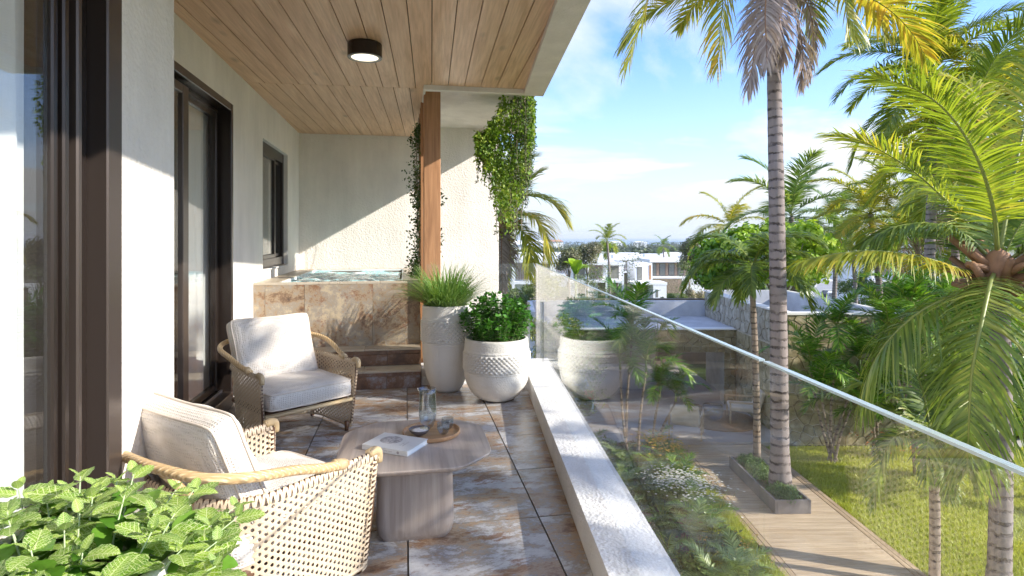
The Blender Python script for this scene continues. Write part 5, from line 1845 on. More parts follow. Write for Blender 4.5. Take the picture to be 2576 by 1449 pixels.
# (2) adonidia palm
palm('slim_palm', (4.955, 11.9, -3.0), tuple(P(1893, 735, 11.9)), 0.075, 0.055, 'slim palm with drooping dark fronds in the planter box, left of the tallest trunk', VAD, 14, 3, TRUNK_S, shaft=0.5, scale=1.3, bend=0.03)
# (3) big coconut palm at right
cr = P(2512, 655, 8.2)
def off(*a): return P(*a)
c3 = [
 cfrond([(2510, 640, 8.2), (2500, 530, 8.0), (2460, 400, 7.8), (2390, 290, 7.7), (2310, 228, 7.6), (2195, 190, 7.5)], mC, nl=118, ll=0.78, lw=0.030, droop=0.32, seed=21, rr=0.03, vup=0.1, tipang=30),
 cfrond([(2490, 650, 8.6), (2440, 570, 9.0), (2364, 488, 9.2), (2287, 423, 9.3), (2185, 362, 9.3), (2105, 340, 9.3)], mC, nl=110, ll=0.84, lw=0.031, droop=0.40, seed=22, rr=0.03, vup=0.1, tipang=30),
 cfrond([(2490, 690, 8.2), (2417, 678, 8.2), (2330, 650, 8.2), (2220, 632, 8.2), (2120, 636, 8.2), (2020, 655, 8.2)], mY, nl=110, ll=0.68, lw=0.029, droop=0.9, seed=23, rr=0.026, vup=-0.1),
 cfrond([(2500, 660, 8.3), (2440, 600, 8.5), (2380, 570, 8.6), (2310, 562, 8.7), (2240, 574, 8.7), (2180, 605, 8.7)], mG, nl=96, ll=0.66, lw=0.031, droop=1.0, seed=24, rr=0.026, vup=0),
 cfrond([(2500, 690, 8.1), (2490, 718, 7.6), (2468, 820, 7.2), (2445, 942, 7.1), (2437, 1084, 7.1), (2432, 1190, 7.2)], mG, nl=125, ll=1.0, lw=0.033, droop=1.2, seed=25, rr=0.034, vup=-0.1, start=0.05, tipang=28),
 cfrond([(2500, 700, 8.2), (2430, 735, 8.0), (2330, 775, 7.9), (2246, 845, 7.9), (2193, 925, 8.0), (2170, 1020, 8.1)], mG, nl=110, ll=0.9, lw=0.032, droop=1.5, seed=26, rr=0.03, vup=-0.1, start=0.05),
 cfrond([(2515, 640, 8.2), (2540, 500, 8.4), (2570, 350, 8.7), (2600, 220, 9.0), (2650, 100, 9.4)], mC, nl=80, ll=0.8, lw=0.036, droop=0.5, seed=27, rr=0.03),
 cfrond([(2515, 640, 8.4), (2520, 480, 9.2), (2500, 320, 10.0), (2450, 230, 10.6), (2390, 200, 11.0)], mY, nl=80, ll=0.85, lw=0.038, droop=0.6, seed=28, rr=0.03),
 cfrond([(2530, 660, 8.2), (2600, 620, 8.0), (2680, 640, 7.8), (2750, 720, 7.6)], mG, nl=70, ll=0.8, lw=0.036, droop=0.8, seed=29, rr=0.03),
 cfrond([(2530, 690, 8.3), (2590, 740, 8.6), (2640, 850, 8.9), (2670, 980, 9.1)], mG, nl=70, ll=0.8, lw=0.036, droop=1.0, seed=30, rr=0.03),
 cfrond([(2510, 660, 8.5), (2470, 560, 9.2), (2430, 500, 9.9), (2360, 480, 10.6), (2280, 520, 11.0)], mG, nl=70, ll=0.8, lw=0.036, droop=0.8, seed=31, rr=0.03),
]
palm('coconut_palm', (6.62, 8.0, -3.24), tuple(P(2512, 700, 8.2)), 0.14, 0.115, 'big coconut palm with orange leaf bases and huge fronds at the right edge', VCG[1:4], 5, 5, custom=c3, stubs=30, bend=0.05, azs=[20, 60, -30, 95, -60], scale=0.8)
# (4) short palm in front of it
c4 = [
 cfrond([(2345, 1120, 8.0), (2300, 1085, 7.9), (2250, 1100, 7.8), (2215, 1170, 7.8), (2200, 1270, 7.8)], mG, nl=50, ll=0.40, lw=0.032, droop=1.0, seed=41, rr=0.02),
 cfrond([(2345, 1120, 8.0), (2380, 1080, 7.8), (2425, 1100, 7.7), (2445, 1160, 7.6), (2450, 1230, 7.6)], mG, nl=46, ll=0.36, lw=0.03, droop=1.0, seed=42, rr=0.02),
 cfrond([(2345, 1120, 8.0), (2340, 1070, 7.6), (2335, 1100, 7.3), (2332, 1160, 7.2), (2330, 1210, 7.2)], mG, nl=40, ll=0.34, lw=0.03, droop=1.0, seed=43, rr=0.02),
 cfrond([(2345, 1110, 8.1), (2380, 960, 8.4), (2420, 870, 8.7), (2470, 820, 9.0)], mG, nl=50, ll=0.5, lw=0.034, droop=0.5, seed=44, rr=0.02),
 cfrond([(2345, 1110, 8.1), (2320, 980, 8.4), (2280, 900, 8.8), (2210, 870, 9.1)], mG, nl=50, ll=0.5, lw=0.034, droop=0.5, seed=45, rr=0.02),
 cfrond([(2345, 1110, 8.1), (2270, 1010, 8.4), (2190, 970, 8.6), (2110, 985, 8.8)], mG, nl=50, ll=0.5, lw=0.034, droop=0.8, seed=46, rr=0.02),
 cfrond([(2345, 1110, 8.1), (2420, 1020, 8.6), (2520, 980, 9.0), (2610, 1010, 9.3)], mG, nl=50, ll=0.5, lw=0.034, droop=0.8, seed=47, rr=0.02),
 cfrond([(2345, 1110, 8.1), (2350, 990, 8.8), (2370, 900, 9.4), (2400, 850, 10.0)], mG, nl=50, ll=0.55, lw=0.034, droop=0.7, seed=48, rr=0.02),
]
palm('short_palm', (5.74, 8.0, -3.24), tuple(P(2348, 1135, 8.0)), 0.07, 0.06, 'shorter palm with a low dark crown left of the big coconut palm', VAD, 9, 9, TRUNK_S, custom=c4, bend=0.02, scale=0.8)

# (5) palm behind the end wall
c5 = [
 cfrond([(1268, 560, 12.5), (1310, 500, 12.4), (1350, 495, 12.3), (1390, 512, 12.3), (1420, 552, 12.3)], mY, nl=92, ll=0.72, lw=0.03, droop=0.7, seed=61),
 cfrond([(1268, 560, 12.5), (1300, 540, 12.2), (1340, 545, 12.0), (1365, 580, 11.9), (1372, 640, 11.9)], mY, nl=92, ll=0.72, lw=0.03, droop=0.9, seed=62),
 cfrond([(1268, 565, 12.5), (1300, 565, 12.1), (1325, 600, 11.9), (1333, 640, 11.8), (1330, 690, 11.8)], mY, nl=92, ll=0.52, lw=0.03, droop=1.0, seed=63),
 cfrond([(1268, 555, 12.5), (1290, 500, 12.7), (1320, 460, 12.9), (1350, 440, 13.0)], mY, nl=92, ll=0.68, lw=0.032, droop=0.4, seed=64),
 cfrond([(1268, 555, 12.5), (1275, 480, 12.8), (1300, 420, 13.1), (1335, 400, 13.4)], mY, nl=92, ll=0.68, lw=0.032, droop=0.4, seed=65),
 cfrond([(1266, 565, 12.4), (1262, 600, 12.2), (1262, 660, 12.1), (1264, 750, 12.1)], mD, nl=60, ll=0.36, lw=0.03, droop=1.2, seed=66, vup=0, start=0.02),
 cfrond([(1272, 565, 12.4), (1280, 590, 12.3), (1282, 650, 12.2), (1268, 745, 12.2)], mD, nl=60, ll=0.34, lw=0.03, droop=1.2, seed=67, vup=0, start=0.02),
]
palm('coconut_palm', (-0.35, 12.5, -3.2), tuple(P(1266, 572, 12.5)), 0.13, 0.10, 'coconut palm with yellow fronds half hidden behind the end wall', VY[2:], 5, 11, custom=c5, azs=[200, 160, 120, 240, 90], scale=0.6, stubs=9, bend=0.03)

# (6) background palms
bgp = 'background palms beyond the garden'
def bg(x, y, D, L, label, vs_, n, seed, r=0.12, mat=TRUNK, g=bgp, gzo=0.0, elr=None, skirt=0):
    tp = P(x, y, D)
    base = (tp.x + random.Random(seed).uniform(-.5, .5), D, gz(D)+gzo)
    return palm('background_palm', base, tuple(tp), r*1.2, r*0.8, label, vs_, n, seed, mat, g, scale=L/3.0, bend=0.15, skirt=skirt, skirt_m=DEADH)
bg(1990, 545, 27, 3.2, 'hazy green palm with one upright frond behind the tallest trunk', VCG, 14, 101)
bg(2345, 185, 16.5, 3.0, 'tall palm with a round crown against the sky at the upper right', VC, 26, 102, 0.13)
bg(2540, 290, 15.5, 3.1, 'tall palm with orange tinged fronds cut by the right edge', VY, 18, 103, 0.13, skirt=3)
bg(2190, 540, 24, 2.6, 'mid distance palm with yellow fronds left of the big coconut palm', VY, 16, 104)
bg(2300, 560, 22, 2.8, 'dense yellow green palm behind the big coconut fronds', VC, 16, 105, skirt=2)
bg(2390, 470, 20, 2.8, 'palm with hanging grey fronds behind the big coconut crown', VC, 16, 106, skirt=5)
bg(2460, 560, 25, 2.8, 'palm crown low behind the coconut trunk at the right', VCG, 14, 107)
bg(1835, 575, 42, 3.4, 'distant brownish palm rising behind the sea grape bush', VY, 12, 108)
bg(2100, 560, 34, 3.0, 'distant palm between the sea grape bush and the yellow palm', VCG, 12, 109)
bg(1527, 606, 95, 3.6, 'small bright palm standing among the villa roofs', VC, 13, 110, 0.2)
bg(1668, 620, 150, 3.6, 'tiny far palm on the skyline right of the bright one', VCG, 9, 111, 0.2)
bg(2255, 610, 30, 2.8, 'palm with a straight trunk between the street trees right of the cars', VC, 15, 113)
bg(2345, 640, 26, 2.6, 'palm directly left of the big coconut crown with its trunk in the gap', VCG, 15, 114, skirt=2)
bg(2440, 330, 13.5, 2.6, 'tall yellow green palm just behind the upper coconut fronds', VC, 18, 115)
bg(2140, 600, 38, 3.0, 'yellow palm low behind the road at the middle right', VY, 14, 116)
# out-of-frame palms mirrored in the door glass; nearest added to shade table and chair
for (x_, y_, zt_, sd_, lb_) in ((6.3, 1.85, 4.5, 201, 'garden palm added outside the right of the frame to shade the table'), (15.5, -4.5, 3.8, 202, 'garden palm on the lawn outside the right of the frame')):
    palm('offscreen_garden_palm', (x_, y_, -3.25), (x_+0.2, y_, zt_), 0.15, 0.11, lb_, VC, 18, sd_, group='garden palms beside the lawn', scale=0.62)

# (7) areca clumps
AG = 'clumps of green areca palm by the pavilion'
def areca(base, tips, label, seed, sc=1.0, tall=True, nfr=9):
    t = thing('areca_palm', base, label, 'palm', 0, AG)
    rg_ = random.Random(seed)
    for i, tip in enumerate(tips):
        b0 = Vector(base)+Vector((rg_.uniform(-.12, .12), rg_.uniform(-.12, .12), 0))
        tip = Vector(tip)
        mid = b0.lerp(tip, 0.5)+(tip-b0).cross(Vector((0, 1, 0))).normalized()*0.04
        MB().tube(catmull([b0, mid, tip], 10), [0.03]*4+[0.026]*3+[0.022]*3, 8).build('cane_stem', TRUNK_S, t, True)
        MB().tube([tip, tip+Vector((0, 0, 0.28*sc))], [0.028, 0.016], 8).build('crown_shaft', STEMG, t, True)
        for k in range(nfr):
            M = Matrix.Translation(tip+Vector((0, 0, 0.22*sc))) @ Matrix.Rotation(R(k*137.5+i*40), 4, 'Z') @ Matrix.Scale(sc*rg_.uniform(.8, 1.15), 4)
            link('frond', VA[min(3, int(k/nfr*4))], t, M)
    return t
areca(tuple(P(2095, 1163, 12.6)), [P(2106, 850, 12.3), P(2040, 935, 12.4), P(2163, 930, 12.7), P(2068, 1010, 12.2), P(2140, 1030, 12.5)], 'tall clump of areca palm with bare stems in front of the stone wall', 301, 1.0)
areca((8.0, 12.9, -3.24), [(8.0, 12.9, -2.2), (8.25, 13.0, -2.0), (7.8, 12.7, -2.5)], 'low areca clump at the foot of the stone wall behind the tall clump', 302, 0.9)
areca((2.55, 12.5, -3.24), [P(1590, 850, 12.5), P(1560, 930, 12.6), P(1625, 935, 12.3)], 'areca clump left of the boardwalk seen through the glass and over its edge', 303, 1.05)
areca((3.15, 12.9, -3.24), [P(1660, 990, 12.7), P(1700, 1010, 12.9)], 'small areca clump on the terrace edge seen through the glass', 304, 0.75)
areca((9.9, 12.9, -3.24), [(9.8, 12.9, -1.0), (10.3, 13.2, -0.6), (10.2, 12.6, -1.6), (9.6, 13.0, -2.0)], 'dark areca clump right of the stone wall behind drooping fronds', 305, 1.3)
areca((8.3, 11.9, -3.24), [P(2290, 800, 11.6), P(2235, 850, 11.8), P(2330, 880, 11.9), P(2270, 940, 12.0)], 'leafy areca clump in front of the right end of the stone wall', 308, 1.15)
areca((11.3, 15.5, -3.24), [(11.3, 15.5, -0.6), (11.9, 15.3, -1.2), (10.8, 15.6, -1.5)], 'areca clump by the pavement behind the big coconut palm', 306, 1.4)
areca((9.5, 10.8, -3.24), [(9.4, 10.8, -1.7), (9.9, 10.9, -1.3), (9.7, 10.5, -2.3)], 'dark areca clump under the drooping coconut fronds at the right', 307, 1.3)

# ---------------- broadleaf trees and shrubs
BRIGHT = m_leaf('sea_grape_leaf', (0.12, 0.27, 0.015), (0.36, 0.54, 0.04), (0.62, 0.74, 0.12), 0.35, pos=0.8)
MIDG = m_leaf('tree_leaf', (0.05, 0.10, 0.025), (0.14, 0.21, 0.05), (0.27, 0.33, 0.10), 0.3, pos=0.5)
PALEG = m_leaf('pale_tree_leaf', (0.11, 0.16, 0.05), (0.22, 0.28, 0.10), (0.36, 0.40, 0.18), 0.35, pos=0.8)
BLOSS = m_leaf('blossom_leaf', (0.08, 0.10, 0.035), (0.22, 0.22, 0.10), (0.62, 0.52, 0.42), 0.25, pos=1.1)
BARK = m_plain('bark', (0.25, 0.20, 0.15), 0.9, bump=0.6, sc=14)
def cloud(lobes, n, ls, mat, seed, aspect=0.6, hollow=0.45):
    rng = np.random.default_rng(seed)
    C = []; N = []
    tot = sum(r_**2 for *_, r_ in lobes)
    for (x, y, z, r_) in lobes:
        k = int(n*r_*r_/tot)
        q = rng.normal(size=(k, 3)); q /= np.linalg.norm(q, axis=1, keepdims=True)
        rad = r_*(hollow+(1-hollow)*rng.random((k, 1))**0.6)*(1+0.25*np.sin(q[:, :1]*5+x)*np.sin(q[:, 1:2]*6+z))
        C.append(q*rad*np.array([1, 1, .85])+[x, y, z]); N.append(q+rng.normal(size=(k, 3))*0.55+[0, 0, .35])
    return leaf_mesh('crown', np.concatenate(C), np.concatenate(N), ls, mat, rng, aspect)
def tree(name, x, y, D, W, H, label, mat, n, ls, seed, trunk=True, cat='tree', group=None, lob=9, base=None, aspect=0.6, tr=0.10, airy=1.0):
    """crown centred on pixel (x,y) at depth D, W x H metres"""
    rg_ = random.Random(seed)
    c = P(x, y, D)
    gb = gz(D) if base is None else base
    t = thing(name, (c.x, D, gb), label, cat, 0, group)
    lobes = []
    for i in range(lob):
        a = rg_.random()*6.28; q = rg_.random()**0.5
        rr_ = min(W, H)*rg_.uniform(0.16, 0.30)*airy
        lobes.append((c.x+(W/2-rr_*.8)*q*math.cos(a), D+(W/2-rr_*.8)*q*math.sin(a)*0.8, c.z+(H/2-rr_*.8)*rg_.uniform(-1, 1), rr_))
    me = cloud([(lx-c.x, ly-D, lz-c.z, lr) for lx, ly, lz, lr in lobes], n, ls, mat, seed, aspect)
    o_ = link('crown', me, t, Matrix.Translation(c)); o_['kind'] = 'stuff'
    if trunk:
        tb_ = MB()
        fork = Vector((c.x, D, gb+(c.z-gb)*0.55))
        tb_.tube([(c.x+rg_.uniform(-.2, .2), D, gb-0.1), (c.x+rg_.uniform(-.1, .1), D, gb+(fork.z-gb)*0.5), fork], [tr, tr*.8, tr*.65], 7)
        for lx, ly, lz, lr in lobes[:6]:
            e = Vector((lx, ly, lz)); mid = fork.lerp(e, 0.5)+Vector((0, 0, 0.1*H*rg_.random()))
            tb_.tube([fork, mid, e], [tr*.5, tr*.3, tr*.12], 5)
        tb_.build('trunk', BARK, t, True)
    return t
tree('sea_grape_tree', 1960, 640, 21, 4.6, 2.5, 'large bright green sea grape bush behind the pavilion roof and tallest trunk', BRIGHT, 9000, 0.17, 401, cat='tree', lob=18, aspect=1.0)
tree('sea_grape_tree', 1835, 655, 24, 2.9, 2.9, 'round leaved green tree at the left end of the big sea grape bush', BRIGHT, 6500, 0.17, 402, lob=14, aspect=1.0)
tree('sea_grape_tree', 1830, 705, 27, 3.6, 2.2, 'darker green tree low behind the pavilion beside the stone villa', MIDG, 5000, 0.16, 403, lob=12)
tree('blossom_tree', 1733, 640, 70, 3.8, 4.4, 'blossoming tree right of the stone faced villa', BLOSS, 4500, 0.22, 404, lob=14, tr=0.14)
tree('blossom_tree', 1478, 636, 72, 3.6, 3.4, 'taller pale blossoming tree behind the main white villa', BLOSS, 4200, 0.2, 405, lob=12, tr=0.14)
tree('blossom_tree', 1432, 650, 66, 3.4, 3.2, 'lower pale blossoming tree left of the main white villa', BLOSS, 3600, 0.2, 406, lob=11, tr=0.14)
tree('airy_tree', 1490, 705, 46, 4.2, 3.0, 'thin airy tree with pale twigs before the left columns of the main villa', PALEG, 1100, 0.12, 407, lob=16, tr=0.05, airy=0.8)
tree('airy_tree', 1575, 698, 44, 3.4, 4.2, 'thin airy tree with bare pale branches before the middle of the main villa', PALEG, 900, 0.12, 408, lob=16, tr=0.06, airy=0.8)
tree('airy_tree', 1730, 705, 60, 3.6, 4.4, 'slender bare branched tree in front of the stone faced villa', PALEG, 500, 0.15, 409, lob=14, tr=0.08, airy=0.8)
tree('garden_tree', 1305, 768, 20, 1.9, 1.0, 'dark green bush left of the villas behind the end kerb', MIDG, 6500, 0.07, 410, cat='shrub', lob=12, tr=0.05)
tree('garden_tree', 1300, 742, 30, 2.4, 1.2, 'yellow green bush behind the dark bush beyond the end wall', PALEG, 3500, 0.1, 411, cat='shrub', lob=10, tr=0.05)
tree('garden_tree', 2230, 735, 48, 8, 3.2, 'leafy street tree right of the parked cars', MIDG, 5500, 0.2, 412, lob=16, tr=0.12)
tree('garden_tree', 2350, 745, 40, 6, 2.6, 'leafy street tree behind the row of palm trunks', MIDG, 4500, 0.18, 413, lob=14, tr=0.12)
tree('garden_tree', 2150, 700, 90, 7, 4.5, 'far street tree at the bend of the road', MIDG, 2500, 0.3, 414, lob=12, tr=0.15)
tree('hedge', 1700, 752, 38, 2.6, 0.9, 'clipped round hedge behind the pavilion parapet', PALEG, 2600, 0.09, 415, trunk=False, cat='hedge', lob=8)
tree('hedge', 1735, 742, 40, 2.4, 1.4, 'round flowering shrub beside the clipped hedge', BLOSS, 2600, 0.1, 416, trunk=False, cat='shrub', lob=8)
tree('garden_shrub', 2540, 800, 19, 3.2, 1.6, 'bright broadleaf shrub behind the coconut trunk at the right edge', BRIGHT, 4200, 0.16, 417, trunk=False, cat='shrub', lob=10, aspect=0.9)
tree('garden_shrub', 2548, 960, 17, 1.6, 1.0, 'clipped green hedge on the grass strip at the right edge', MIDG, 3800, 0.05, 418, trunk=False, cat='hedge', lob=8, base=-3.25)
tree('garden_shrub', 2560, 1045, 14.5, 1.4, 0.9, 'light green broadleaf shrub by the pavement at the right edge', BRIGHT, 2200, 0.14, 419, trunk=False, cat='shrub', lob=8, base=-3.25, aspect=0.8)
tree('garden_shrub', 1385, 830, 12.3, 1.3, 2.6, 'yellow green flowering shrub below the end of the balcony', m_leaf('shrub_yellow', (0.12, 0.18, 0.02), (0.30, 0.36, 0.06), (0.62, 0.60, 0.30), 0.3, pos=3), 7000, 0.06, 420, trunk=False, cat='shrub', lob=12, base=-3.25)
tree('garden_shrub', 1420, 960, 11.3, 1.6, 1.6, 'green shrub below the end of the balcony behind the glass', MIDG, 5000, 0.06, 421, trunk=False, cat='shrub', lob=12, base=-3.25)

# banana plants
def banana(x, y, D, label, seed, L=1.2, n=7):
    rg_ = random.Random(seed)
    c = P(x, y, D)
    t = thing('banana_plant', (c.x, D, gz(D)), label, 'banana plant', 0, 'banana plants')
    MB().tube([(c.x, D, gz(D)), (c.x, D, c.z)], [0.12, 0.07], 8).build('stem', STEMG, t, True)
    for i in range(n):
        az = i*2.4+rg_.random(); pts = arch(L*rg_.uniform(.8, 1.1), rg_.uniform(50, 85), rg_.uniform(40, 90))
        vs = []; fs = []
        for k, p_ in enumerate(pts):
            u = k/8; w = 0.22*L*math.sin(math.pi*min(1, 0.08+0.9*u))**0.6
            for s_ in (-1, 0, 1): vs.append((p_.x, s_*w, p_.z+abs(s_)*w*0.35))
        for k in range(8):
            fs += [(3*k, 3*k+3, 3*k+4, 3*k+1), (3*k+1, 3*k+4, 3*k+5, 3*k+2)]
        MB().add(vs, fs).build('leaf', BRIGHT, t, True, M=Matrix.Translation(c) @ Matrix.Rotation(az, 4, 'Z'), world=False)
banana(1900, 700, 19.8, 'banana plant behind the pavilion parapet near the slim palm', 501, 0.9)
banana(1448, 690, 48, 'small banana plant left of the main villa portico', 502, 1.8)
banana(1530, 632, 100, 'distant banana plant under the small bright palm', 503, 2.2)
banana(2530, 830, 14, 'banana plant at the right edge behind the coconut crown', 504, 1.4)

# ---------------- hanging vine on the roof edge, vine on the slats
IVY = m_leaf('vine_leaf', (0.07, 0.15, 0.015), (0.20, 0.34, 0.03), (0.60, 0.68, 0.16), 0.42, pos=3.5)
IVYD = m_leaf('dark_vine_leaf', (0.02, 0.05, 0.012), (0.06, 0.11, 0.03), (0.18, 0.22, 0.07), 0.3, pos=5)
rng = np.random.default_rng(77)
xs = [1195, 1205, 1222, 1240, 1255, 1275, 1292, 1310, 1325, 1338, 1345]
yb = [372, 385, 410, 470, 525, 548, 545, 500, 440, 385, 330]
n = 9500
C = []
while len(C) < n:
    px_ = rng.uniform(1197, 1344)
    Dv = rng.uniform(6.9, 7.9)
    top_in = 338 if px_ < 1215 else (338-(px_-1215)*1.9 if px_ < 1260 else 240)
    bot = np.interp(px_, xs, yb) + rng.normal(0, 26)
    y = top_in + (bot-top_in)*rng.random()**0.8
    p = P(px_, y, Dv)
    # strands that thin out towards the tip
    lim = np.clip((y-top_in)/(bot-top_in+1e-6), 0, 1)
    if rng.random() < (lim**2)*0.55 and (math.sin(px_*0.55+Dv*3) < 0.2): continue
    if p.z > 3.38: continue
    if math.sin(px_*0.21+y*0.05)+math.sin(y*0.13+Dv*5)+math.sin(px_*0.09-y*0.07) < -0.9 and rng.random() < 0.85: continue
    C.append(tuple(p))
C = np.array(C)
ctr = C.mean(0)
q = rng.normal(size=(len(C), 3))+[0.3, -0.5, 0.4]
vine = thing('hanging_vine', (-0.1, 7.4, 3.38), 'thick green vine hanging from the roof edge at the top right of the end wall', 'vine')
me = leaf_mesh('foliage', C-np.array([-0.1, 7.4, 3.38]), q, 0.034*(0.6+1.1*rng.random(len(C))**1.5)*1.15, IVY, rng, 0.6, dirs=rng.normal(size=(len(C), 3))*0.7+[0, 0, -1])
setp(link('foliage', me, vine), kind='stuff')
st = MB(); C2 = []; D2 = []
for i in range(46):
    px_ = rng.uniform(1292, 1340) if i > 12 else rng.uniform(1205, 1292); Dv = rng.uniform(6.9, 7.8)
    bot = np.interp(px_, xs, yb)+rng.normal(28, 26)
    p0 = P(px_, 244 if px_ > 1255 else 330, Dv); p1 = P(px_+rng.normal(0, 5), bot, Dv)
    p0.z = min(p0.z, 3.38)
    mid = (p0+p1)/2+Vector((rng.normal(0, .03), rng.normal(0, .03), 0))
    pts = catmull([p0, mid, p1], 12)
    st.tube(pts, 0.0025, 3)
    for j in range(85):
        f = rng.random(); k = min(10, int(f*11)); pp = pts[k].lerp(pts[k+1], f*11-k)
        C2.append(tuple(pp)); d_ = rng.normal(size=3); d_[2] = -0.5; D2.append(d_)
st.build('strands', BARK, vine)
C2 = np.array(C2)
me = leaf_mesh('strand_leaves', C2-np.array([-0.1, 7.4, 3.38]), rng.normal(size=C2.shape), 0.04, IVYD, rng, 0.35, dirs=np.array(D2))
setp(link('strand_leaves', me, vine), kind='stuff')

vn = thing('climbing_vine', Wp(1.82, 7.6, 0.1), 'narrow dark leaved vine climbing the timber slats beside the post', 'vine')
C = []
while len(C) < 4200:
    s_ = rng.uniform(6.95, 7.9); z_ = rng.uniform(0.0, 3.0)
    dens = 0.35+0.65*math.sin(z_*4.1+0.8)*math.sin(z_*2.3+s_)
    if rng.random() > max(0.12, dens): continue
    wd_ = 0.05+0.05*abs(math.sin(z_*3.3))+0.03*math.sin(z_*9+s_*4)
    t_2 = 1.80+rng.normal(0, wd_*0.7)
    C.append(tuple(Wp(t_2, s_, z_)))
for i in range(260):
    C.append(tuple(Wp(2.03+abs(rng.normal(0, 0.03)), rng.uniform(6.95, 7.3), rng.choice([0.5, 0.9, 1.55, 2.05])+rng.normal(0, 0.12))))
C = np.array(C); og = np.array(tuple(Wp(1.82, 7.6, 0.1)))
me = leaf_mesh('foliage', C-og, rng.normal(size=C.shape)+[0, -0.6, 0.3], 0.042, IVYD, rng, 0.6)
setp(link('foliage', me, vn), kind='stuff')
st = MB()
for i in range(9):
    s_ = rng.uniform(6.95, 8.6); pts = [Wp(1.80+rng.normal(0, .02), s_+rng.normal(0, .03), z_) for z_ in np.linspace(0, 3.1, 9)]
    st.tube(catmull(pts, 22), 0.004, 4)
st.build('stems', BARK, vn)
# ------------------------------------------------------------------ garden bed left of the boardwalk
mulch = NT('mulch')
v = mulch.coord()
c = mulch.ramp(mulch.math('ADD', mulch.math('MULTIPLY', mulch.noise(v, 45, 6, 0.7), 0.6), mulch.math('MULTIPLY', mulch.noise(v, 1.1, 5), 0.4)), [(0.38, (0.08, 0.025, 0.018)), (0.5, (0.24, 0.08, 0.055)), (0.62, (0.40, 0.17, 0.11))])
MULCH = mulch.done(mulch.bsdf(c, 0.95, normal=mulch.bump(mulch.noise(v, 60, 5, 0.7), 1.0, 0.03)))
o = MB().add([GM @ Vector(p) for p in [(0.9, 3.5, -3.238), (3.94, 3.5, -3.238), (3.94, 13.5, -3.238), (0.9, 13.5, -3.238)]], [(0, 1, 2, 3)]).build('flower_bed_soil', MULCH); o['kind'] = 'structure'
rng = np.random.default_rng(91)
n = 26000
Dg = 5.0+8.4*rng.random(n); Xg = 3.93-np.abs(rng.normal(0, 0.30+0.18*np.sin(Dg*2.3), n))
k = (Xg > 2.6)
pts = np.stack([Xg-0.0155*Dg, Dg, np.full(n, -3.238)], 1)[k]
setp(link('verge_grass', grass_field('verge_grass', pts, 0.13, GRASSM, 5)), 'ragged yellow green grass edging the flower bed along the boardwalk', 'grass', kind='stuff')
VF = fset([m_frond('fern_green', (0.09, 0.22, 0.02), (0.24, 0.42, 0.05), (0.46, 0.58, 0.12)), RACH], 0.62, 0.16, 0.018, 26, 80, 0.3, ((70, 60), (50, 70), (30, 70)), 0.006)
VFP = fset([m_frond('fern_pale', (0.16, 0.24, 0.06), (0.32, 0.42, 0.14), (0.52, 0.60, 0.30), 0.3), RACH], 0.6, 0.15, 0.018, 26, 90, 0.3, ((70, 60), (50, 70), (30, 70)), 0.006)
fans = blades('fan_leaves', 60, 0.03, 0.25, 0.42, 0.022, COCO, 17, 1.1)
FLW = m_plain('white_petal', (0.80, 0.76, 0.68), 0.6)
FLY = m_plain('yellow_petal', (0.70, 0.42, 0.05), 0.6)
FLR = m_plain('orange_petal', (0.55, 0.16, 0.04), 0.6)
BG_ = 'plants in the bed beside the boardwalk'
bed_pts = []
rgq = random.Random(12)
tries = 0
while len(bed_pts) < 74 and tries < 5000:
    tries += 1
    x, y = rgq.uniform(1.15, 3.45), rgq.uniform(5.2, 13.2)
    if all((x-a)**2+(y-b_)**2 > 0.36**2 for a, b_, in bed_pts): bed_pts.append((x, y))
kinds = [('fern', 'feathery fern'), ('pale_fern', 'pale feathery fern'), ('fan_plant', 'spiky fan leaved plant'), ('leafy_plant', 'dark leafy plant')]
bed_pts.sort(key=lambda q_: q_[1])
ORD = ['nearest', 'second', 'third', 'fourth', 'fifth', 'sixth', 'seventh', 'eighth', 'ninth', 'tenth', 'eleventh', 'twelfth', 'thirteenth']
cnt_ = {}
for i, (x, y) in enumerate(bed_pts):
    pos_ = GM @ Vector((x, y, -3.24))
    ki = rgq.randrange(4)
    row = 'beside the house wall' if x < 1.9 else ('mid bed' if x < 2.7 else 'by the boardwalk edge')
    nm, lbl = kinds[ki]
    o_n = cnt_.get((ki, row), 0); cnt_[(ki, row)] = o_n+1
    lbl = f'{lbl} {row}, {ORD[min(12, o_n)]} of its kind from the near end'
    if ki in (0, 1):
        t = thing(nm, pos_, lbl, 'plant', rgq.random()*6, BG_)
        V_ = VF if ki == 0 else VFP
        for k in range(11):
            link('frond', V_[min(2, k//4)], t, MATS[t.name] @ Matrix.Translation((0, 0, 0.05)) @ Matrix.Rotation(R(k*137.5), 4, 'Z') @ Matrix.Scale(rgq.uniform(.8, 1.25), 4))
    elif ki == 2:
        o = link(nm, fans, None, Matrix.Translation(pos_) @ Matrix.Rotation(rgq.random()*6, 4, 'Z') @ Matrix.Scale(rgq.uniform(.9, 1.3), 4)); setp(o, lbl, 'plant', BG_)
    else:
        mound(nm, pos_.x, pos_.y, -3.24, 0.30, 0.30, rgq.uniform(.25, .42), 900, 0.07, [ARECA, MIDG, PALEG][i % 3], 600+i, lbl, 'plant', 0.5, 0.8, group=BG_)
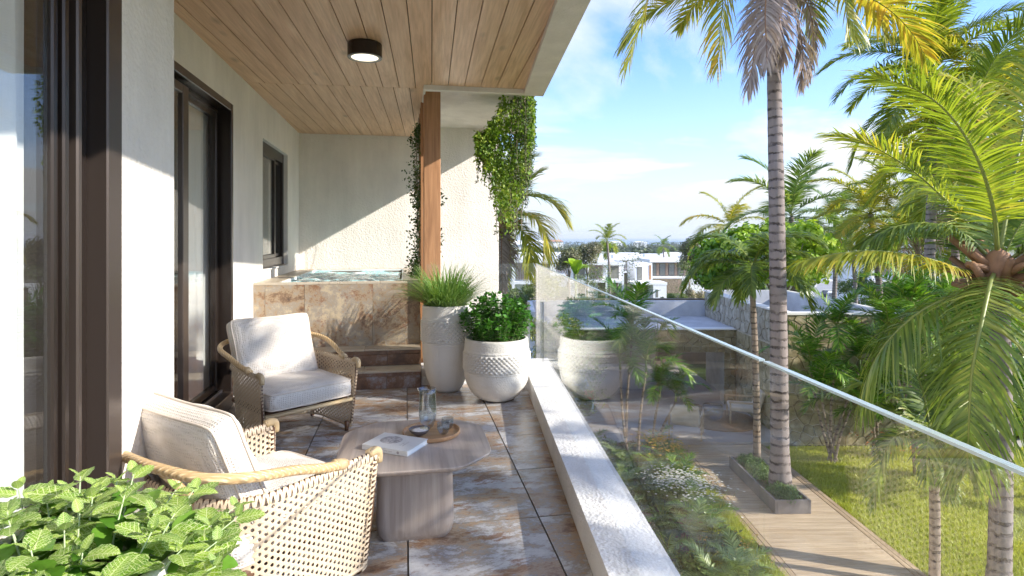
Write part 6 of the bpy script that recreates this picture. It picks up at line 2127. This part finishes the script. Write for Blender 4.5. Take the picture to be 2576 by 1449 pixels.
# flowers
def flowers(name, x, y, D0, rx, ry, n, mat, label, seed, sz=0.022, h=0.5):
    rng = np.random.default_rng(seed)
    c = P(x, y, D0)
    t = thing(name, (c.x, c.y, -3.24), label, 'flowers')
    C = np.stack([rng.normal(0, rx, n), rng.normal(0, ry, n), h*(0.7+0.4*rng.random(n))], 1)
    mb_ = MB()
    for p in C:
        a0 = rng.random()*6
        for k in range(5):
            a = a0+k*1.2566
            p0 = Vector(p); d_ = Vector((math.cos(a), math.sin(a), 0.25)); s_ = Vector((-math.sin(a), math.cos(a), 0))
            mb_.add([p0, p0+d_*sz*.6+s_*sz*.35, p0+d_*sz, p0+d_*sz*.6-s_*sz*.35], [(0, 1, 2, 3)])
    o_ = mb_.build('blossoms', mat, t, world=False); o_['kind'] = 'stuff'
    mb_ = MB()
    for p in C[::4]: mb_.tube([(p[0]*.7, p[1]*.7, 0), tuple(p)], 0.003, 3)
    mb_.build('stalks', STEMG, t, world=False)
    return t
flowers('white_flowers', 1735, 1185, 10.6, 0.32, 0.35, 420, FLW, 'spray of small white flowers in the middle of the flower bed', 701, 0.026, 0.45)
flowers('white_flowers', 1690, 1165, 10.9, 0.22, 0.2, 160, FLW, 'smaller white flowers close to the kerb in the flower bed', 702, 0.026, 0.45)
flowers('yellow_flowers', 1660, 1085, 12.6, 0.22, 0.3, 220, FLY, 'golden yellow flowers at the far end of the flower bed', 703, 0.03, 0.5)
flowers('orange_flowers', 1850, 1320, 8.8, 0.18, 0.2, 50, FLY, 'few yellow flowers beside the boardwalk near the planter box', 704, 0.024, 0.3)
flowers('orange_flowers', 2245, 1075, 12.9, 0.3, 0.3, 120, FLR, 'orange and yellow flowers at the foot of the stone wall corner', 705, 0.035, 0.4)

# ------------------------------------------------------------------ villas
VW = m_plain('villa_white', (0.86, 0.86, 0.86), 0.7, var=0.03)
VG = m_plain('villa_roof', (0.60, 0.61, 0.63), 0.8, var=0.08)
VSL = m_plain('villa_slat', (0.36, 0.25, 0.18), 0.6)
VGL = m_plain('villa_pane', (0.24, 0.24, 0.21), 0.08, spec=0.9)
VFR = m_plain('villa_frame', (0.14, 0.12, 0.11), 0.5)
VST = m_stone('villa_stone', ((0.17, 0.13, 0.09), (0.30, 0.24, 0.17), (0.42, 0.34, 0.26)))
def villa(x, D, w, dpt, label, seed, rz=0.0, z_top=None, lvl=3.0, style=0, detail=True, group='white villas down the hill'):
    """x: pixel column of the front face's centre"""
    rg_ = random.Random(seed)
    zb = gz(D)
    cx = (x-1288)/F*D
    t = thing('white_villa', (cx, D, zb), label, 'villa', rz, group)
    M = MATS[t.name]
    H = 2*lvl
    def bx(name, a, c, mat=VW, par=t):
        return MB().box(a, c).build(name, mat, par, world=False)
    up_x0 = -w/2 if style == 0 else -w*0.15
    # ground floor
    bx('ground_floor', (-w/2+1.2, 1.6, -1.5), (w/2-0.6, dpt, lvl-0.3))
    bx('mid_slab', (-w/2, 0, lvl-0.3), (w/2, dpt, lvl+0.05))
    # upper floor
    bx('upper_floor', (-w/2+0.6, 1.8, lvl+0.05), (w/2-0.01, dpt-0.3, H-0.3))
    bx('roof', (-w/2-0.2, -0.2, H-0.3), (w/2+0.2, dpt+0.2, H), VW)
    bx('roof_top', (-w/2+0.15, 0.15, H+0.001), (w/2-0.15, dpt-0.15, H+0.02), VG)
    b_ = MB()
    for (a, c_) in (((-w/2-.2, -.2), (w/2+.2, -.05)), ((-w/2-.2, dpt+.05), (w/2+.2, dpt+.2)), ((-w/2-.2, -.049), (-w/2-.05, dpt+.049)), ((w/2+.05, -.049), (w/2+.2, dpt+.049))):
        b_.box((a[0], a[1], H+0.0005), (c_[0], c_[1], H+0.22))
    b_.build('roof_parapet', VW, t, world=False)
    if rg_.random() < 0.8:
        bx('stair_head', (rg_.uniform(-w/4, 0), dpt*0.5, H+0.02), (w*0.28, dpt*0.8, H+0.9))
    for cxp in ((-w/2, -w/6, w*0.17, w/2-0.35) if style == 0 else (-w/2, w/2-0.35)):
        bx('column', (cxp, 0.0, -1.5), (cxp+0.35, 0.4, lvl-0.3))
        bx('column', (cxp, 0.0, lvl+0.05), (cxp+0.35, 0.4, H-0.3))
    if detail:
        def window(x0, x1, z0, z1, y):
            f_ = MB()
            for (a, c_) in (((x0, z0), (x0+.08, z1)), ((x1-.08, z0), (x1, z1)), ((x0+.08, z0), (x1-.08, z0+.08)), ((x0+.08, z1-.08), (x1-.08, z1))):
                f_.box((a[0], y-0.06, a[1]), (c_[0], y-0.003, c_[1]))
            fo_ = f_.build('window', VFR, t, world=False)
            MB().box((x0+.08, y-0.03, z0+.08), (x1-.08, y-0.004, z1-.08)).build('pane', VGL, fo_, world=False)
        window(-w/2+1.0, -w/6-0.2, lvl+0.3, H-0.6, 1.8)
        window(w*0.17+0.6, w/2-0.6, lvl+0.3, H-0.6, 1.8)
        window(-w/2+1.8, -w/6-0.2, 0.2, lvl-0.6, 1.6)
        n_ = 10
        for i in range(n_):
            xs_ = -w/6+0.5+(w*0.17+w/6-0.7)*i/n_
            bx('slat', (xs_, 1.62, lvl+0.2), (xs_+0.12, 1.78, H-0.45), VSL)
        bx('stone_panel', (w*0.05, 1.45, -1.2), (w/2-0.8, 1.59, lvl-0.4), VST)
        # side windows on the right hand wall
        for k in range(2):
            y0_ = dpt*(0.35+0.3*k)
            MB().box((w/2-0.008, y0_, lvl+0.7), (w/2+0.01, y0_+1.0, H-0.8)).build('side_window', VGL, t, world=False)
    return t
# main villa with side wing and carport
v1 = villa(1500, 100, 9.4, 10, 'main white villa with slender columns and slatted upper wall in the centre', 1, lvl=3.0, rz=-0.02)
def vb(name, a, c, mat=VW, par=v1):
    return MB().box(a, c).build(name, mat, par)
zb = gz(100)
vb('side_wing', (21.3, 101.5, zb+2.7), (24.2, 109, zb+5.9))
vb('wing_window_frame', (21.55, 101.45, zb+3.0), (22.45, 101.499, zb+5.3), VFR)
vb('wing_pane', (21.62, 101.42, zb+3.1), (22.38, 101.449, zb+5.2), VGL)
vb('wood_screen', (23.65, 101.42, zb+3.1), (23.98, 101.499, zb+5.6), POSTW)
vb('carport_roof', (19.9, 97.0, zb+2.55), (25.6, 101.45, zb+2.95))
vb('carport_wall', (23.3, 97.05, zb-1.2), (25.5, 101.4, zb+2.549))
vb('carport_column', (20.0, 97.1, zb-1.2), (20.3, 97.5, zb+2.549))
vb('carport_stone', (20.3, 101.0, zb-1.2), (23.29, 101.3, zb+2.2), VST)
vb('small_window', (23.7, 97.02, zb+0.5), (24.1, 97.049, zb+1.8), VGL)
vb('small_window', (25.5, 98.6, zb+0.7), (25.52, 99.3, zb+1.9), VGL)
v2 = villa(1722, 112, 13, 10, 'white villa with tall windows over a brown stone wall left of the blossom tree', 2, lvl=3.1, style=1, rz=0.02)
zb2 = gz(112)
for i in range(4):
    x_ = 26.6+i*1.75
    f_ = MB().box((x_, 113.3, zb2+3.3), (x_+1.2, 113.5, zb2+5.7)).build('tall_window', VFR, v2)
    MB().box((x_+.12, 113.25, zb2+3.4), (x_+1.08, 113.29, zb2+5.6)).build('pane', VGL, f_)
    vb('timber_panel', (x_+1.22, 113.3, zb2+3.25), (x_+1.72, 113.45, zb2+5.75), VSL, v2)
vb('stone_wall', (26.6, 111.9, zb2-1.5), (31.6, 112.0, zb2+2.75), VST, v2)
vb('timber_door', (31.62, 111.9, zb2-1.5), (32.3, 112.0, zb2+2.75), VSL, v2)
vb('white_wall', (32.32, 111.88, zb2-1.5), (36.5, 112.0, zb2+2.75), VW, v2)
villa(1315, 78, 8.5, 8, 'white villa with pale columns seen past the palm behind the end wall', 3, lvl=2.9, rz=-0.03)
villa(1420, 128, 13, 9, 'white villa with long flat roof behind the lower blossom tree', 4, lvl=2.9)
villa(1560, 140, 14, 9, 'white villa with slatted corner just behind the main villa', 5, lvl=3.0)
villa(1340, 150, 16, 9, 'long white villa far left behind the yellow palm frond', 6, lvl=2.9)
villa(1660, 165, 15, 9, 'white villa roof behind the tall window villa', 7, lvl=3.0)
villa(1470, 190, 18, 9, 'far white villa roof between the two blossom trees', 8, detail=False)
villa(1320, 205, 18, 9, 'far white villa at the left edge of the hillside town', 9, detail=False)
villa(1580, 215, 18, 9, 'far white villa roof behind the airy trees', 10, detail=False)
villa(1390, 250, 22, 10, 'farthest white villa row left of the bright small palm', 11, detail=False)
villa(1690, 235, 20, 10, 'far white villa roof beside the green tree on the right', 12, detail=False)
villa(1500, 280, 24, 10, 'farthest white roof just under the wooded coast', 13, detail=False)
villa(1780, 180, 16, 9, 'white villa mostly hidden behind the sea grape bush', 14)
villa(2370, 62, 15, 9, 'white villa with stone base behind the row of palm trunks at the right', 15, lvl=3.0)
villa(2560, 44, 9, 9, 'white villa cut by the right edge behind the coconut crown', 16, lvl=2.9, detail=False)
villa(2050, 150, 16, 9, 'white villa at the far end of the road', 17, detail=False)

# ------------------------------------------------------------------ cars
def car(x, D, col, label, seed, rz, suv=True):
    cx = (x-1288)/F*D
    t = thing('parked_car', (cx, D, gz(D)+0.06), label, 'car', rz, 'cars parked along the road')
    PM_ = m_plain('car_paint_'+str(seed), col, 0.25, 0.0, 0.02, coat=0.8)
    # profile along y (rear at -y), extruded over x with tumblehome
    prof_ = [(-2.3, .45, .92), (-2.32, .75, .95), (-2.28, 1.02, .94), (-2.05, 1.08, .92), (-1.75, 1.60, .74), (0.35, 1.66, .74), (1.05, 1.12, .90), (2.15, .98, .90), (2.32, .72, .90), (2.30, .42, .88)]
    vs = []; fs = []
    for y, z, w_ in prof_: vs += [(-w_, y, z), (w_, y, z)]
    n_ = len(prof_)
    for i in range(n_): 
        j = (i+1) % n_; fs.append((2*i, 2*i+1, 2*j+1, 2*j))
    fs.append(tuple(2*i for i in range(n_))[::-1]); fs.append(tuple(2*i+1 for i in range(n_)))
    smooth_angle(MB().add(vs, fs).build('body', PM_, t, world=False), 25)
    MB().add([(-.74, -2.03, 1.12), (.74, -2.03, 1.12), (.62, -1.79, 1.54), (-.62, -1.79, 1.54)], [(0, 1, 2, 3)]).add([(-.74, -2.05, 1.12), (.74, -2.05, 1.12), (.62, -1.81, 1.54), (-.62, -1.81, 1.54)], [(0, 1, 2, 3)]).build('rear_window', VGL, t, world=False)
    MB().add([(-.72, 0.43, 1.58), (.72, 0.43, 1.58), (.84, 1.0, 1.18), (-.84, 1.0, 1.18)], [(0, 1, 2, 3)]).build('windscreen', VGL, t, world=False)
    for sx_ in (-1, 1):
        MB().box((sx_*.83-.04, -1.6, 1.12), (sx_*.83+.04, 0.5, 1.5)).build('side_window', VGL, t, world=False)
        MB().box((sx_*.80-.12, -2.345, .78), (sx_*.80+.12, -2.30, 1.0)).build('tail_light', m_plain('tail_red', (0.5, 0.02, 0.02), 0.3) if 'tail_red' not in bpy.data.materials else bpy.data.materials['tail_red'], t, world=False)
        for yy_ in (-1.45, 1.45):
            M = MATS[t.name] @ Matrix.Translation((sx_*.80, yy_, .36)) @ Matrix.Rotation(R(90), 4, 'Y')
            MB().lathe([(0.30, -.11), (.36, -.10), (.36, .10), (.30, .11)], 20).build('wheel', VFR, t, True, M=M, world=False)
    MB().box((-.86, -2.36, .42), (.86, -2.325, .66)).build('bumper', VFR, t, world=False)
    return t
car(2100, 76, (0.75, 0.75, 0.75), 'white car parked nearest on the road, seen from behind', 1, -0.5)
car(2084, 92, (0.05, 0.055, 0.07), 'dark car parked beyond the white one on the road', 2, -0.5)
car(2112, 112, (0.55, 0.55, 0.57), 'pale car farthest along the road', 3, -0.5)
car(1328, 16.5, (0.20, 0.30, 0.42), 'blue grey car glimpsed below, between the short pot and the metal post', 4, 0.3)

# ------------------------------------------------------------------ wooded coast, thousands of far trees
rng = np.random.default_rng(123)
C = []; N = []; SZ = []
def add_tree(x, y, zb_, r_, h_, k, ls):
    q = rng.normal(size=(k, 3)); q /= np.linalg.norm(q, axis=1, keepdims=True)
    C.append(q*np.array([r_, r_, h_*0.42])*(0.6+0.4*rng.random((k, 1)))+[x, y, zb_+h_*0.6]); N.append(q+rng.normal(size=(k, 3))*.4); SZ.append(np.full(k, ls))
for i in range(5200):
    D = 165*math.exp(rng.random()*math.log(2420/165))
    x = rng.uniform(-0.12, 0.72)*D
    if D < 330 and x < 0.36*D and rng.random() < 0.9: continue
    if D < 330 and x < 0.30*D: continue
    h = rng.uniform(4, 9)*(1 if D < 700 else 0.75)
    add_tree(x, D, gz(D)-0.5, h*0.45, h, 26 if D < 700 else 12, h*(0.30 if D < 700 else 0.5))
FARG = m_leaf('far_wood_leaf', (0.05, 0.075, 0.035), (0.10, 0.14, 0.055), (0.20, 0.22, 0.10), 0.15, pos=0.05)
me = leaf_mesh('coastal_wood', np.concatenate(C), np.concatenate(N), np.concatenate(SZ), FARG, rng, 0.9)
setp(link('coastal_wood', me), 'dense dark wood between the last villas and the sea', 'wood', kind='stuff')
# tall far palms on the coast, as slim stems with star crowns
C = MB()
for i in range(420):
    D = 700+1700*rng.random(); x = rng.uniform(-0.05, 0.45)*D; h = rng.uniform(8, 13); zb_ = gz(D)
    C.box((x-.35, D-.35, zb_), (x+.35, D+.35, zb_+h))
    for k in range(5):
        a = k*1.2566+rng.random(); l_ = 4.2
        C.add([(x, D, zb_+h+.4), (x+math.cos(a)*l_*.5, D+math.sin(a)*l_*.5-.8, zb_+h+1), (x+math.cos(a)*l_, D+math.sin(a)*l_, zb_+h-1.2), (x+math.cos(a)*l_*.5, D+math.sin(a)*l_*.5+.8, zb_+h+.4)], [(0, 1, 2, 3)])
o = C.build('coastal_palms', FARG); setp(o, 'far off palms standing above the coastal wood before the sea', 'palm wood', kind='stuff')
# far white and terracotta houses as things
rgq = random.Random(44)
TERR = m_plain('terracotta', (0.45, 0.25, 0.18), 0.8)
hs = [(1395, 611, 900, 'small terracotta roofed house near the coast, left of the bright palm', TERR, 26), (1290, 622, 420, 'low white building by the water far left', VW, 22), (1610, 613, 1300, 'white coastal block beyond the wood', VW, 30), (1545, 612, 1500, 'white coastal houses just right of the bright palm', VW, 40), (1745, 618, 700, 'terracotta roof among the far trees at the right', TERR, 18), (1350, 616, 650, 'pale house at the edge of the wood behind the yellow palm', VW, 20)]
for x, y, D, lb, mt, w_ in hs:
    c = P(x, y, D)
    t = thing('coastal_house', (c.x, D, gz(D)), lb, 'house')
    hh = max(5, c.z-gz(D)+2)
    MB().box((-w_/2, -4, 0), (w_/2, 4, hh)).build('wall', VW, t, world=False)
    MB().add([(-w_/2-1, -5, hh+.01), (w_/2+1, -5, hh+.01), (w_/2+1, 5, hh+.01), (-w_/2-1, 5, hh+.01), (-w_/3, 0, hh+3), (w_/3, 0, hh+3)], [(0, 1, 5, 4), (1, 2, 5), (2, 3, 4, 5), (3, 0, 4), (3, 2, 1, 0)]).build('roof', mt, t, world=False)

# ------------------------------------------------------------------ air
HAZE = True
if HAZE:
    m = NT('haze_air')
    pv_ = m.n('ShaderNodeVolumePrincipled')
    pv_.inputs['Color'].default_value = (0.93, 0.96, 1.0, 1)
    pv_.inputs['Density'].default_value = 0.00016
    pv_.inputs['Anisotropy'].default_value = 0.2
    m.t.links.new(pv_.outputs[0], m.out.inputs['Volume'])
    o = MB().box((-60500, -300, -40), (60500, 26500, 30)).build('haze', m.mat)
    o['kind'] = 'stuff'
    scene.cycles.volume_bounces = 0
    o['label'] = 'thin pale blue sea air over the whole view'
